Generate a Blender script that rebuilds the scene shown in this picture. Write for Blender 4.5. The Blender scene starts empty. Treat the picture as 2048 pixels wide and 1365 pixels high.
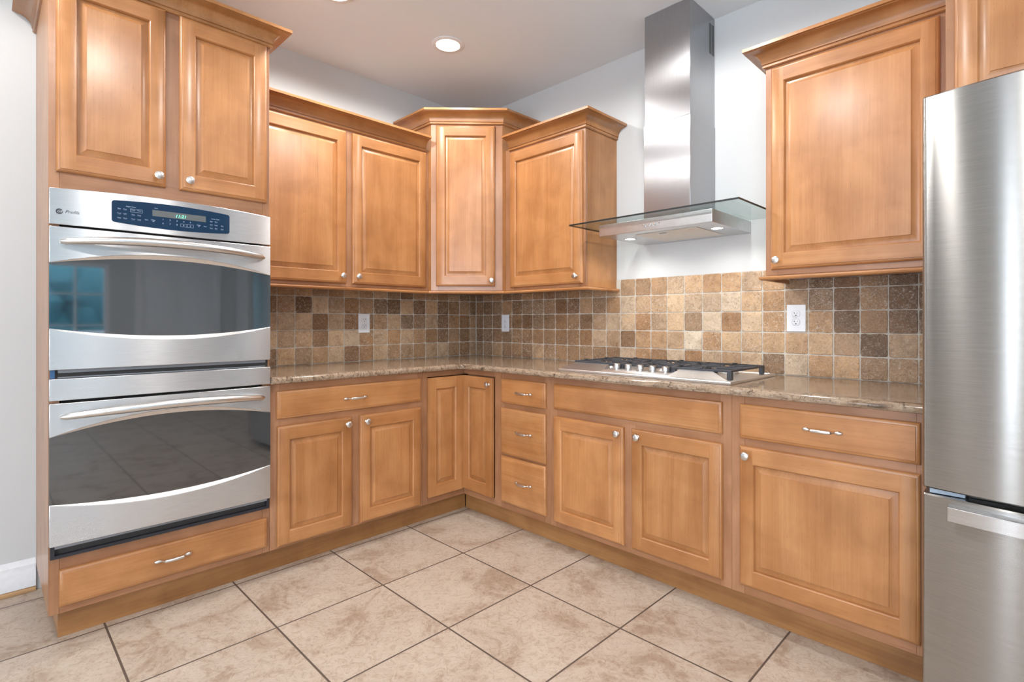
import bpy, bmesh, math, random
from mathutils import Vector, Matrix
random.seed(7)
S = bpy.context.scene
COL = S.collection
PI = math.pi

# ------------------------------------------------------------------ camera
cd = bpy.data.cameras.new('camera'); cam = bpy.data.objects.new('camera', cd); COL.objects.link(cam)
cam.location = (3.1827, -2.6578, 1.1706)
cam.rotation_euler = (PI/2, 0, math.radians(90-46.35))
cd.sensor_width = 36; cd.lens = 1058.96*36/2048
cd.shift_x = -(1072.9-1024)/2048; cd.shift_y = (643.55-682.5)/2048
cd.clip_start = 0.02
S.camera = cam
S.view_settings.view_transform = 'Standard'; S.view_settings.look = 'None'
S.view_settings.gamma = 1; S.view_settings.use_curve_mapping = False
S.view_settings.exposure = -0.75
# ------------------------------------------------------------------ world and daylight
W = bpy.data.worlds.new('sky'); S.world = W; W.use_nodes = True
wn = W.node_tree.nodes; wb = wn['Background']
wb.inputs[0].default_value = (0.70, 0.84, 1.0, 1); wb.inputs[1].default_value = 11.0

def area(name, loc, rot, sx, sy, power, col=(1, 1, 1)):
    l = bpy.data.lights.new(name, 'AREA'); l.shape = 'RECTANGLE'; l.size = sx; l.size_y = sy
    l.energy = power; l.color = col
    o = bpy.data.objects.new(name, l); COL.objects.link(o); o.location = loc; o.rotation_euler = rot
    return o
# area lamps added as daylight just outside the unseen windows
area('added_daylight_back', (4.05, -5.74, 1.25), (PI/2, 0, 0), 2.7, 2.1, 150, (0.93, 0.965, 1.0))
area('daylight_narrow', (1.74, -5.74, 1.25), (PI/2, 0, 0), 0.26, 2.0, 15, (0.95, 0.975, 1.0))
area('added_daylight_side', (7.25, -4.5, 1.45), (PI/2, 0, PI/2), 1.6, 1.5, 30, (0.90, 0.95, 1.0))

# ------------------------------------------------------------------ materials
MATS = {}
def new_mat(name):
    m = bpy.data.materials.new(name); m.use_nodes = True
    nt = m.node_tree; b = nt.nodes['Principled BSDF']; MATS[name] = m
    return m, nt, b
def N(nt, t, **kw):
    n = nt.nodes.new(t)
    for k, v in kw.items(): setattr(n, k, v)
    return n
def L(nt, a, b): nt.links.new(a, b)
def setin(n, **kw):
    for k, v in kw.items(): n.inputs[k.replace('_', ' ')].default_value = v
def ramp(nt, fac, stops, interp='LINEAR'):
    r = N(nt, 'ShaderNodeValToRGB'); r.color_ramp.interpolation = interp
    e = r.color_ramp.elements
    while len(e) < len(stops): e.new(0.5)
    for i, (p, c) in enumerate(stops):
        e[i].position = p; e[i].color = (*c, 1) if len(c) == 3 else c
    L(nt, fac, r.inputs[0]); return r
def mix(nt, fac, a, b, mode='MIX'):
    m = N(nt, 'ShaderNodeMix', data_type='RGBA', blend_type=mode)
    for sock, v in ((m.inputs[0], fac), (m.inputs[6], a), (m.inputs[7], b)):
        if hasattr(v, 'links'): L(nt, v, sock)
        elif isinstance(v, (int, float)): sock.default_value = v
        else: sock.default_value = (*v, 1)
    return m.outputs[2]
def noise(nt, vec, scale, detail=4, rough=0.55, dist=0.0):
    n = N(nt, 'ShaderNodeTexNoise'); setin(n, Scale=scale, Detail=detail, Roughness=rough, Distortion=dist)
    L(nt, vec, n.inputs['Vector']); return n.outputs[0]
def mapping(nt, scale=(1, 1, 1), rnd=True, coord='Object'):
    tc = N(nt, 'ShaderNodeTexCoord'); v = tc.outputs[coord]
    if rnd:
        oi = N(nt, 'ShaderNodeObjectInfo'); mm = N(nt, 'ShaderNodeMath', operation='MULTIPLY'); mm.inputs[1].default_value = 37.0
        L(nt, oi.outputs['Random'], mm.inputs[0])
        va = N(nt, 'ShaderNodeVectorMath', operation='ADD'); L(nt, v, va.inputs[0]); L(nt, mm.outputs[0], va.inputs[1]); v = va.outputs[0]
    mp = N(nt, 'ShaderNodeMapping'); mp.inputs['Scale'].default_value = scale; L(nt, v, mp.inputs[0])
    return mp.outputs[0]
def bump(nt, b, h, strength, dist=0.002):
    n = N(nt, 'ShaderNodeBump'); n.inputs['Strength'].default_value = strength; n.inputs['Distance'].default_value = dist
    L(nt, h, n.inputs['Height']); L(nt, n.outputs[0], b.inputs['Normal'])
def plain(name, col, rough=0.5, metal=0.0, **kw):
    m, nt, b = new_mat(name)
    b.inputs['Base Color'].default_value = (*col, 1); b.inputs['Roughness'].default_value = rough; b.inputs['Metallic'].default_value = metal
    for k, v in kw.items(): b.inputs[k.replace('_', ' ')].default_value = v
    # faint mottling keeps every surface procedural
    v = mapping(nt, (1, 1, 1)); n = noise(nt, v, 40, 3)
    r = ramp(nt, n, [(0.3, tuple(c*0.96 for c in col)), (0.7, tuple(min(1, c*1.03) for c in col))]); L(nt, r.outputs[0], b.inputs['Base Color'])
    return m

def wood(name, grain, light, mid, dark, rough=0.36, rndv=0.10):
    """grain: axis 0/1/2 along which the grain runs"""
    m, nt, b = new_mat(name)
    s = [9.0, 9.0, 9.0]; s[grain] = 0.9
    f = [150.0, 150.0, 150.0]; f[grain] = 3.0
    v1 = mapping(nt, tuple(s)); v2 = mapping(nt, tuple(f)); v3 = mapping(nt, (1, 1, 1))
    n1 = noise(nt, v1, 1.0, 5, 0.6, 0.8); n2 = noise(nt, v2, 1.0, 3, 0.6); n3 = noise(nt, v3, 6.5, 3, 0.5, 0.4)
    base = ramp(nt, n1, [(0.30, dark), (0.52, mid), (0.72, light)]).outputs[0]
    blot = ramp(nt, n3, [(0.32, (0.84, 0.80, 0.76)), (0.62, (1.05, 1.05, 1.06))]).outputs[0]
    c = mix(nt, 1.0, base, blot, 'MULTIPLY')
    fine = ramp(nt, n2, [(0.3, (0.90, 0.87, 0.84)), (0.6, (1.03, 1.03, 1.03))]).outputs[0]
    c = mix(nt, 0.8, c, fine, 'MULTIPLY')
    # sparse cathedral / mineral streaks
    s2 = [30.0, 30.0, 30.0]; s2[grain] = 2.2
    n4 = noise(nt, mapping(nt, tuple(s2)), 1.0, 2, 0.5, 1.5)
    st = ramp(nt, n4, [(0.70, (1, 1, 1)), (0.78, (0.80, 0.70, 0.62))]).outputs[0]
    c = mix(nt, 0.7, c, st, 'MULTIPLY')
    s3 = [240.0, 240.0, 240.0]; s3[grain] = 42.0
    tick = ramp(nt, noise(nt, mapping(nt, tuple(s3)), 1.0, 2, 0.6), [(0.27, (0.72, 0.62, 0.54)), (0.34, (1, 1, 1))]).outputs[0]
    c = mix(nt, 0.6, c, tick, 'MULTIPLY')
    oi = N(nt, 'ShaderNodeObjectInfo')
    rr = ramp(nt, oi.outputs['Random'], [(0.0, (1-rndv, 1-rndv*1.15, 1-rndv*1.3)), (1.0, (1.04, 1.04, 1.05))]).outputs[0]
    c = mix(nt, 1.0, c, rr, 'MULTIPLY')
    L(nt, c, b.inputs['Base Color'])
    b.inputs['Roughness'].default_value = rough
    b.inputs['Coat Weight'].default_value = 0.35; b.inputs['Coat Roughness'].default_value = 0.22
    bump(nt, b, n2, 0.12, 0.0006)
    return m
LT, MD, DK = (0.520, 0.258, 0.104), (0.462, 0.210, 0.075), (0.385, 0.160, 0.050)
WV = wood('maple_vertical', 2, LT, MD, DK)
WH = wood('maple_horizontal', 0, LT, MD, DK)
FV = wood('maple_frame_vertical', 2, (0.43, 0.228, 0.126), (0.375, 0.186, 0.094), (0.315, 0.145, 0.068))
FH = wood('maple_frame_horizontal', 0, (0.41, 0.212, 0.112), (0.355, 0.170, 0.082), (0.295, 0.130, 0.058))
SV = wood('maple_side_veneer', 2, (0.50, 0.240, 0.092), (0.445, 0.204, 0.070), (0.38, 0.160, 0.050))
CR = wood('maple_crown', 0, (0.49, 0.240, 0.094), (0.42, 0.192, 0.066), (0.33, 0.136, 0.042), 0.32)
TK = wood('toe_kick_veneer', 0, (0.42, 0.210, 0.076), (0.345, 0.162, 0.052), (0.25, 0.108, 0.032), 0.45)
SHOE = wood('shoe_wood', 1, (0.60, 0.40, 0.20), (0.50, 0.31, 0.14), (0.42, 0.24, 0.10), 0.4)

def steel(name, rough=0.30, horiz=True, col=(0.60, 0.60, 0.61), aniso=0.75, bmp=0.03):
    m, nt, b = new_mat(name)
    sc = (14.0, 14.0, 520.0) if horiz else (520.0, 520.0, 9.0)
    n = noise(nt, mapping(nt, sc), 1.0, 2, 0.5)
    n2 = noise(nt, mapping(nt, (2.5, 2.5, 2.5)), 1.0, 3, 0.5)
    c = ramp(nt, n, [(0.3, tuple(x*0.93 for x in col)), (0.7, tuple(x*1.05 for x in col))]).outputs[0]
    L(nt, c, b.inputs['Base Color']); b.inputs['Metallic'].default_value = 1.0
    rr = N(nt, 'ShaderNodeMapRange'); setin(rr, To_Min=rough*0.85, To_Max=rough*1.2); L(nt, n2, rr.inputs[0]); b.inputs['Roughness'].default_value = rough
    b.inputs['Anisotropic'].default_value = aniso
    t = N(nt, 'ShaderNodeTangent', direction_type='RADIAL', axis='Z'); L(nt, t.outputs[0], b.inputs['Tangent'])
    b.inputs['Anisotropic Rotation'].default_value = 0.25 if horiz else 0.0
    if bmp: bump(nt, b, n, bmp, 0.0003)
    return m
ST = steel('brushed_steel', 0.27, True, (0.66, 0.66, 0.67), 0.95, 0.0)
STV = steel('brushed_steel_chimney', 0.25, False, (0.43, 0.43, 0.445), 0.95, 0.0)
STF = steel('brushed_steel_fridge', 0.24, True, (0.41, 0.40, 0.385), 1.0, 0.0)
SATIN = plain('satin_nickel', (0.70, 0.69, 0.68), 0.28, 1.0)
CHROME = plain('chrome', (0.80, 0.80, 0.81), 0.12, 1.0)
HOODST = plain('hood_steel', (0.62, 0.62, 0.63), 0.28, 1.0)
PANST = plain('cooktop_steel', (0.78, 0.77, 0.76), 0.36, 1.0)
FILT = plain('filter_mesh', (0.72, 0.69, 0.65), 0.55, 0.6)
BLACK = plain('black_trim', (0.018, 0.02, 0.028), 0.35)
CAVITY = plain('dark_cavity', (0.03, 0.028, 0.027), 0.6)
IRON = plain('cast_iron', (0.045, 0.047, 0.055), 0.42)
GREYTRIM = plain('grey_trim', (0.20, 0.21, 0.23), 0.4, 0.3)
FRBODY = plain('fridge_body_grey', (0.22, 0.22, 0.23), 0.45)
HINGE = plain('hinge_cover_grey', (0.30, 0.36, 0.43), 0.45)
PLATE = plain('white_plastic', (0.80, 0.81, 0.84), 0.35)
SLOT = plain('slot_dark', (0.03, 0.03, 0.03), 0.6)
TRIM = plain('white_trim_paint', (0.80, 0.81, 0.83), 0.4)
DIRT = plain('display_amber', (0.10, 0.11, 0.11), 0.3)
INK = plain('logo_ink', (0.03, 0.035, 0.05), 0.5)
LETTER = plain('panel_lettering_paint', (0.42, 0.55, 0.70), 0.5)
m, nt, b = new_mat('oven_glass')
b.inputs['Base Color'].default_value = (0.012, 0.014, 0.017, 1); b.inputs['Roughness'].default_value = 0.035; b.inputs['IOR'].default_value = 2.3
OG = m
m, nt, b = new_mat('control_glass')
b.inputs['Base Color'].default_value = (0.004, 0.026, 0.065, 1); b.inputs['Roughness'].default_value = 0.08; b.inputs['IOR'].default_value = 1.55
CG = m
def emit(name, col, strength):
    m, nt, b = new_mat(name)
    b.inputs['Base Color'].default_value = (*col, 1); b.inputs['Emission Color'].default_value = (*col, 1); b.inputs['Emission Strength'].default_value = strength
    return m
CLOCK = emit('clock_digits', (0.15, 1.0, 0.55), 1.6)
LAMP = emit('downlight_lens', (1.0, 0.97, 0.92), 38.0)
HLAMP = emit('hood_lamp_lens', (1.0, 0.97, 0.93), 12.0)
# clear hood glass, greenish, with a dark polished edge
m, nt, b = new_mat('hood_glass')
b.inputs['Base Color'].default_value = (0.80, 0.88, 0.86, 1); b.inputs['Roughness'].default_value = 0.02
tr = N(nt, 'ShaderNodeBsdfTransparent'); tr.inputs[0].default_value = (0.86, 0.91, 0.90, 1)
gl = N(nt, 'ShaderNodeBsdfGlossy'); gl.inputs['Roughness'].default_value = 0.02
lw = N(nt, 'ShaderNodeLayerWeight'); lw.inputs[0].default_value = 0.5
pw_ = N(nt, 'ShaderNodeMath', operation='POWER'); pw_.inputs[1].default_value = 4.0; L(nt, lw.outputs['Facing'], pw_.inputs[0])
fr = N(nt, 'ShaderNodeMath', operation='MULTIPLY_ADD'); fr.inputs[1].default_value = 0.45; fr.inputs[2].default_value = 0.035; L(nt, pw_.outputs[0], fr.inputs[0])
ms = N(nt, 'ShaderNodeMixShader'); L(nt, fr.outputs[0], ms.inputs[0]); L(nt, tr.outputs[0], ms.inputs[1]); L(nt, gl.outputs[0], ms.inputs[2])
L(nt, ms.outputs[0], nt.nodes['Material Output'].inputs[0]); HG = m
GEDGE = plain('glass_edge', (0.008, 0.012, 0.012), 0.35)
m, nt, b = new_mat('window_glass')
tr = N(nt, 'ShaderNodeBsdfTransparent'); gl = N(nt, 'ShaderNodeBsdfGlossy'); gl.inputs['Roughness'].default_value = 0.01
ms = N(nt, 'ShaderNodeMixShader'); ms.inputs[0].default_value = 0.05
L(nt, tr.outputs[0], ms.inputs[1]); L(nt, gl.outputs[0], ms.inputs[2]); L(nt, ms.outputs[0], nt.nodes['Material Output'].inputs[0]); WG = m

def paint(name, col, rough=0.75):
    m, nt, b = new_mat(name); v = mapping(nt, (1, 1, 1), False)
    n = noise(nt, v, 180, 3); n2 = noise(nt, v, 1.2, 2)
    c = ramp(nt, n2, [(0.3, tuple(x*0.985 for x in col)), (0.7, col)]).outputs[0]; L(nt, c, b.inputs['Base Color'])
    b.inputs['Roughness'].default_value = rough; bump(nt, b, n, 0.08, 0.001); return m
WALL = paint('wall_paint', (0.60, 0.612, 0.615))
CEIL = paint('ceiling_paint', (0.76, 0.80, 0.835), 0.85)
LEAF = plain('hedge_leaves', (0.07, 0.29, 0.34), 0.7)

# travertine floor: grid worked out from the joints
m, nt, b = new_mat('floor_travertine')
tc = N(nt, 'ShaderNodeTexCoord'); mp = N(nt, 'ShaderNodeMapping')
mp.inputs['Location'].default_value = (-0.592+0.476*4, 0.977+0.4505*20, 0); L(nt, tc.outputs['Object'], mp.inputs[0])
br = N(nt, 'ShaderNodeTexBrick'); br.offset = 0.0; br.squash = 1.0
setin(br, Scale=1.0, Mortar_Size=0.0038, Mortar_Smooth=0.15, Bias=0.0, Brick_Width=0.476, Row_Height=0.4505)
br.inputs['Color1'].default_value = (0, 0, 0, 1); br.inputs['Color2'].default_value = (1, 1, 1, 1); br.inputs['Mortar'].default_value = (0.5, 0.5, 0.5, 1)
L(nt, mp.outputs[0], br.inputs['Vector'])
sc = N(nt, 'ShaderNodeVectorMath', operation='SCALE'); sc.inputs['Scale'].default_value = 9.0; L(nt, br.outputs['Color'], sc.inputs[0])
ad = N(nt, 'ShaderNodeVectorMath', operation='ADD'); L(nt, tc.outputs['Object'], ad.inputs[0]); L(nt, sc.outputs[0], ad.inputs[1])
n1 = noise(nt, ad.outputs[0], 4.2, 12, 0.72, 0.7); n2 = noise(nt, ad.outputs[0], 22, 12, 0.80, 2.4); n3 = noise(nt, ad.outputs[0], 110, 5, 0.75, 0.8)
c1 = ramp(nt, n1, [(0.40, (0.52, 0.440, 0.365)), (0.52, (0.48, 0.398, 0.326)), (0.60, (0.385, 0.295, 0.228)), (0.72, (0.32, 0.232, 0.17))]).outputs[0]
c2 = ramp(nt, n2, [(0.42, (1.06, 1.05, 1.03)), (0.53, (0.97, 0.95, 0.93)), (0.58, (0.72, 0.63, 0.54)), (0.63, (0.98, 0.96, 0.94)), (0.72, (0.84, 0.77, 0.70))]).outputs[0]
c = mix(nt, 0.85, c1, c2, 'MULTIPLY')
c3 = ramp(nt, n3, [(0.33, (0.86, 0.82, 0.78)), (0.5, (1, 1, 1))]).outputs[0]
c = mix(nt, 0.7, c, c3, 'MULTIPLY')
c = mix(nt, br.outputs['Fac'], c, (0.105, 0.075, 0.06))
L(nt, c, b.inputs['Base Color']); b.inputs['Roughness'].default_value = 0.42
mx = N(nt, 'ShaderNodeMath', operation='MULTIPLY_ADD'); mx.inputs[1].default_value = -1.0; mx.inputs[2].default_value = 1.0; L(nt, br.outputs['Fac'], mx.inputs[0])
m2 = N(nt, 'ShaderNodeMath', operation='MULTIPLY_ADD'); m2.inputs[1].default_value = 0.25; L(nt, n2, m2.inputs[0]); L(nt, mx.outputs[0], m2.inputs[2])
bump(nt, b, m2.outputs[0], 0.5, 0.002); FLOOR = m

# granite
m, nt, b = new_mat('granite')
v1 = mapping(nt, (5, 34, 16), False); v2 = mapping(nt, (20, 95, 60), False); v3 = mapping(nt, (1, 1, 1), False)
n1 = noise(nt, v1, 1.0, 7, 0.62, 1.2); n2 = noise(nt, v2, 1.0, 6, 0.7, 0.8); n3 = noise(nt, v3, 110, 4, 0.75); n4 = noise(nt, v3, 34, 5, 0.7, 0.6)
c1 = ramp(nt, n1, [(0.30, (0.12, 0.082, 0.056)), (0.40, (0.27, 0.190, 0.13)), (0.50, (0.40, 0.305, 0.22)), (0.58, (0.29, 0.215, 0.155)), (0.68, (0.46, 0.38, 0.30))]).outputs[0]
c2 = ramp(nt, n2, [(0.34, (0.55, 0.47, 0.42)), (0.50, (1, 1, 1)), (0.66, (1.15, 1.15, 1.16))]).outputs[0]
c = mix(nt, 0.8, c1, c2, 'MULTIPLY')
sp = ramp(nt, n3, [(0.36, (0.24, 0.20, 0.18)), (0.44, (0.9, 0.88, 0.86)), (0.60, (0.92, 0.9, 0.88)), (0.68, (1.2, 1.17, 1.14))]).outputs[0]
c = mix(nt, 0.75, c, sp, 'MULTIPLY')
bl = ramp(nt, n4, [(0.58, (1, 1, 1)), (0.64, (0.14, 0.12, 0.12))]).outputs[0]
c = mix(nt, 0.8, c, bl, 'MULTIPLY')
L(nt, c, b.inputs['Base Color']); b.inputs['Roughness'].default_value = 0.10; b.inputs['IOR'].default_value = 1.45; GRAN = m

# tumbled travertine wall tiles; each tile carries its stone tone plus some under-cabinet shade in the attribute "stone"
m, nt, b = new_mat('tumbled_travertine')
at = N(nt, 'ShaderNodeAttribute', attribute_name='stone'); tc = N(nt, 'ShaderNodeTexCoord')
sep = N(nt, 'ShaderNodeSeparateColor'); L(nt, at.outputs['Color'], sep.inputs[0])
sc = N(nt, 'ShaderNodeVectorMath', operation='SCALE'); sc.inputs['Scale'].default_value = 7.0; L(nt, at.outputs['Color'], sc.inputs[0])
ad = N(nt, 'ShaderNodeVectorMath', operation='ADD'); L(nt, tc.outputs['Object'], ad.inputs[0]); L(nt, sc.outputs[0], ad.inputs[1])
n1 = noise(nt, ad.outputs[0], 16, 6, 0.65, 0.8); n2 = noise(nt, ad.outputs[0], 130, 5, 0.7, 1.0); n3 = noise(nt, ad.outputs[0], 85, 7, 0.78, 1.6)
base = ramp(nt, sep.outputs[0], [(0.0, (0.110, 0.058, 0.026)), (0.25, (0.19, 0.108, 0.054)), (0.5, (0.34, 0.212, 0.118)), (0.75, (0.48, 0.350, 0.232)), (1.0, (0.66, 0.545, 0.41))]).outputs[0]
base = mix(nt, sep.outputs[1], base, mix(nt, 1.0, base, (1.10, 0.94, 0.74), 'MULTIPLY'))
v = ramp(nt, n1, [(0.32, (0.72, 0.66, 0.60)), (0.5, (1, 1, 1)), (0.68, (1.24, 1.22, 1.20))]).outputs[0]
c = mix(nt, 0.9, base, v, 'MULTIPLY')
v2 = ramp(nt, n3, [(0.50, (0, 0, 0)), (0.57, (0.35, 0.35, 0.35)), (0.62, (0.95, 0.95, 0.95))]).outputs[0]
wv = N(nt, 'ShaderNodeMath', operation='MULTIPLY'); L(nt, v2, wv.inputs[0]); L(nt, sep.outputs[2], wv.inputs[1])
c = mix(nt, wv.outputs[0], c, (0.66, 0.58, 0.49))
pit = ramp(nt, n2, [(0.34, (0.36, 0.29, 0.24)), (0.45, (1, 1, 1))]).outputs[0]
c = mix(nt, 0.8, c, pit, 'MULTIPLY')
L(nt, c, b.inputs['Base Color']); b.inputs['Roughness'].default_value = 0.55
bump(nt, b, n2, 0.35, 0.0015); TILE = m
GROUT = plain('grout', (0.55, 0.51, 0.45), 0.85)

# ------------------------------------------------------------------ mesh helpers
class MB:
    def __init__(s): s.v = []; s.f = []; s.m = []; s.mats = []; s.sm = []
    def mi(s, mat):
        if mat not in s.mats: s.mats.append(mat)
        return s.mats.index(mat)
    def face(s, pts, mat, smooth=False):
        i = len(s.v); s.v += [tuple(p) for p in pts]; s.f.append(tuple(range(i, i+len(pts)))); s.m.append(s.mi(mat)); s.sm.append(smooth)
    def box(s, a, b, mat):
        x0, x1 = sorted((a[0], b[0])); y0, y1 = sorted((a[1], b[1])); z0, z1 = sorted((a[2], b[2]))
        i = len(s.v)
        s.v += [(x0, y0, z0), (x1, y0, z0), (x1, y1, z0), (x0, y1, z0), (x0, y0, z1), (x1, y0, z1), (x1, y1, z1), (x0, y1, z1)]
        for q in ((0, 3, 2, 1), (4, 5, 6, 7), (0, 1, 5, 4), (1, 2, 6, 5), (2, 3, 7, 6), (3, 0, 4, 7)):
            s.f.append(tuple(i+k for k in q)); s.m.append(s.mi(mat)); s.sm.append(False)
        return s
    def grid(s, rows, mat, smooth=True, closed_u=False, closed_v=False):
        """rows: list of equal-length point lists"""
        i = len(s.v); nr = len(rows); nc = len(rows[0])
        for r in rows: s.v += [tuple(p) for p in r]
        k = s.mi(mat)
        for a in range(nr if closed_v else nr-1):
            for c in range(nc if closed_u else nc-1):
                a2 = (a+1) % nr; c2 = (c+1) % nc
                s.f.append((i+a*nc+c, i+a*nc+c2, i+a2*nc+c2, i+a2*nc+c)); s.m.append(k); s.sm.append(smooth)
    def lathe(s, prof, mat, axis='z', o=(0, 0, 0), n=24, smooth=True):
        rows = []
        for r, h in prof:
            row = []
            for k in range(n):
                a = 2*PI*k/n; x, y = r*math.cos(a), r*math.sin(a)
                p = (x, y, h) if axis == 'z' else ((x, -h, y) if axis == '-y' else (h, x, y))
                row.append((p[0]+o[0], p[1]+o[1], p[2]+o[2]))
            rows.append(row)
        s.grid(rows, mat, smooth, closed_u=True)
        s.face(rows[-1], mat, False); s.face(rows[0][::-1], mat, False)
        return s
    def tube(s, pts, radii, mat, n=12, squash=1.0, up=(0, 0, 1)):
        rows = []; P = [Vector(p) for p in pts]
        for i, p in enumerate(P):
            t = (P[min(i+1, len(P)-1)]-P[max(i-1, 0)]).normalized()
            u = Vector(up); u = (u-t*u.dot(t)).normalized(); w = t.cross(u)
            r = radii[i] if hasattr(radii, '__len__') else radii
            rows.append([p+u*(math.sin(2*PI*k/n)*r*squash)+w*(math.cos(2*PI*k/n)*r) for k in range(n)])
        s.grid(rows, mat, True, closed_u=True); s.face(rows[-1], mat); s.face(rows[0][::-1], mat)
        return s
    def build(s, name, parent=None, loc=(0, 0, 0), rz=0, bev=0, seg=2, recalc=True):
        me = bpy.data.meshes.new(name); me.from_pydata(s.v, [], s.f)
        for mt in s.mats: me.materials.append(mt)
        for p, k, q in zip(me.polygons, s.m, s.sm): p.material_index = k; p.use_smooth = q
        bm = bmesh.new(); bm.from_mesh(me); bmesh.ops.remove_doubles(bm, verts=bm.verts, dist=1e-6)
        if recalc: bmesh.ops.recalc_face_normals(bm, faces=bm.faces)
        bm.to_mesh(me); bm.free(); me.update(); me.set_sharp_from_angle(angle=math.radians(32))
        o = bpy.data.objects.new(name, me); COL.objects.link(o)
        o.location = loc; o.rotation_euler = (0, 0, rz)
        if parent: o.parent = parent
        if bev:
            md = o.modifiers.new('bevel', 'BEVEL'); md.width = bev; md.segments = seg; md.limit_method = 'ANGLE'; md.angle_limit = math.radians(40)
            md.harden_normals = False
        return o
def tag(o, label=None, cat=None, group=None, kind=None):
    if label: o['label'] = label
    if cat: o['category'] = cat
    if group: o['group'] = group
    if kind: o['kind'] = kind
    return o
def thing(name, label, cat, loc=(0, 0, 0), rz=0, group=None):
    o = bpy.data.objects.new(name, None); COL.objects.link(o); o.location = loc; o.rotation_euler = (0, 0, rz)
    o.empty_display_size = 0.1
    return tag(o, label, cat, group)
def struct(o): return tag(o, kind='structure')
def text_mesh(items, mat, name, parent, loc, depth=0.0006):
    """items: (string, x, z, size, shear). Lettering stands on the local x-z plane, facing -y."""
    vs, fs = [], []
    for st, x, z, size, shear in items:
        cu = bpy.data.curves.new('lettering', 'FONT'); cu.body = st; cu.size = size; cu.shear = shear
        cu.align_x = 'CENTER'; cu.extrude = depth/2; cu.resolution_u = 3
        ob = bpy.data.objects.new('lettering', cu); COL.objects.link(ob)
        dg = bpy.context.evaluated_depsgraph_get(); me = bpy.data.meshes.new_from_object(ob.evaluated_get(dg))
        i = len(vs)
        vs += [(x+v.co.x, -v.co.z, z+v.co.y) for v in me.vertices]
        fs += [tuple(i+k for k in p.vertices) for p in me.polygons]
        bpy.data.objects.remove(ob); bpy.data.curves.remove(cu); bpy.data.meshes.remove(me)
    me = bpy.data.meshes.new(name); me.from_pydata(vs, [], fs); me.materials.append(mat)
    o = bpy.data.objects.new(name, me); COL.objects.link(o); o.parent = parent; o.location = loc
    return o
RZL = PI/2   # things on the left wall: local -y looks to world +x, local x runs to world +y

# ------------------------------------------------------------------ room shell
CEILZ = 2.758
X1, Y1 = 7.0, -5.5
b_ = MB(); b_.box((-0.1, Y1-0.1, -0.06), (X1+0.1, 0.1, 0), FLOOR); struct(b_.build('floor'))
b_ = MB(); b_.box((-0.1, Y1-0.1, CEILZ), (X1+0.1, 0.1, CEILZ+0.06), CEIL); struct(b_.build('ceiling'))
b_ = MB(); b_.box((-0.12, Y1-0.1, 0), (0, 0.1, CEILZ), WALL); struct(b_.build('wall_left'))
b_ = MB(); b_.box((0, 0, 0), (X1+0.1, 0.12, CEILZ), WALL); struct(b_.build('wall_right'))
b = MB()
for a, c, z0, z1 in ((0, 1.61, 0, CEILZ), (1.61, 1.87, 0, 0.25), (1.61, 1.87, 2.25, CEILZ), (1.87, 2.7, 0, CEILZ), (2.7, 5.4, 0, 0.12), (2.7, 5.4, 2.25, CEILZ), (5.4, X1+0.1, 0, CEILZ)):
    b.box((a, Y1, z0), (c, Y1-0.12, z1), WALL)
struct(b.build('wall_back'))
# side wall with an added high window and a lower picture window
b = MB()
for a, c, z0, z1 in ((Y1, -5.25, 0, CEILZ), (-5.25, -3.75, 0, 0.75), (-5.25, -3.75, 2.2, CEILZ), (-3.75, -3.45, 0, CEILZ), (-3.45, -1.47, 0, 0.72), (-3.45, -1.47, 1.93, CEILZ), (-1.47, 0, 0, CEILZ)):
    b.box((X1, a, z0), (X1+0.12, c, z1), WALL)
struct(b.build('wall_side'))
def window(name, fx, at_, u0, u1, z0, z1, nu, nz):
    """framed window with muntins; fx True: lies in a y = const wall"""
    f = MB()
    def bx(a, c, za, zb, d0=0.0, d1=0.05):
        if fx: f.box((a, at_-d0, za), (c, at_-d1, zb), TRIM)
        else: f.box((at_+d0, a, za), (at_+d1, c, zb), TRIM)
    t = 0.05 if u1-u0 > 0.5 else 0.02
    bx(u0, u0+t, z0, z1); bx(u1-t, u1, z0, z1); bx(u0+t, u1-t, z0, z0+t); bx(u0+t, u1-t, z1-t, z1)
    for k in range(1, nu): u = u0+(u1-u0)*k/nu; w = 0.03 if k == nu//2 else 0.011; bx(u-w, u+w, z0+t, z1-t, 0.01, 0.04)
    for k in range(1, nz): z = z0+(z1-z0)*k/nz; bx(u0+t, u1-t, z-0.009, z+0.009, 0.012, 0.036)
    fr_ = struct(f.build(name))
    g = MB()
    if fx: g.box((u0+t, at_-0.06, z0+t), (u1-t, at_-0.064, z1-t), WG)
    else: g.box((at_+0.06, u0+t, z0+t), (at_+0.064, u1-t, z1-t), WG)
    g.build('pane', fr_)
    return fr_
window('added_window_1', True, Y1-0.02, 2.7, 5.4, 0.12, 2.25, 4, 1)  # added out of view so daylight enters from behind the camera
window('window_4', True, Y1-0.02, 1.61, 1.87, 0.25, 2.25, 1, 1)
window('added_window_2', False, X1+0.02, -5.25, -3.75, 0.75, 2.2, 4, 3)  # added out of view, backed by the side area lamp
window('window_3', False, X1+0.02, -3.45, -1.47, 0.72, 1.93, 6, 3)
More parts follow.
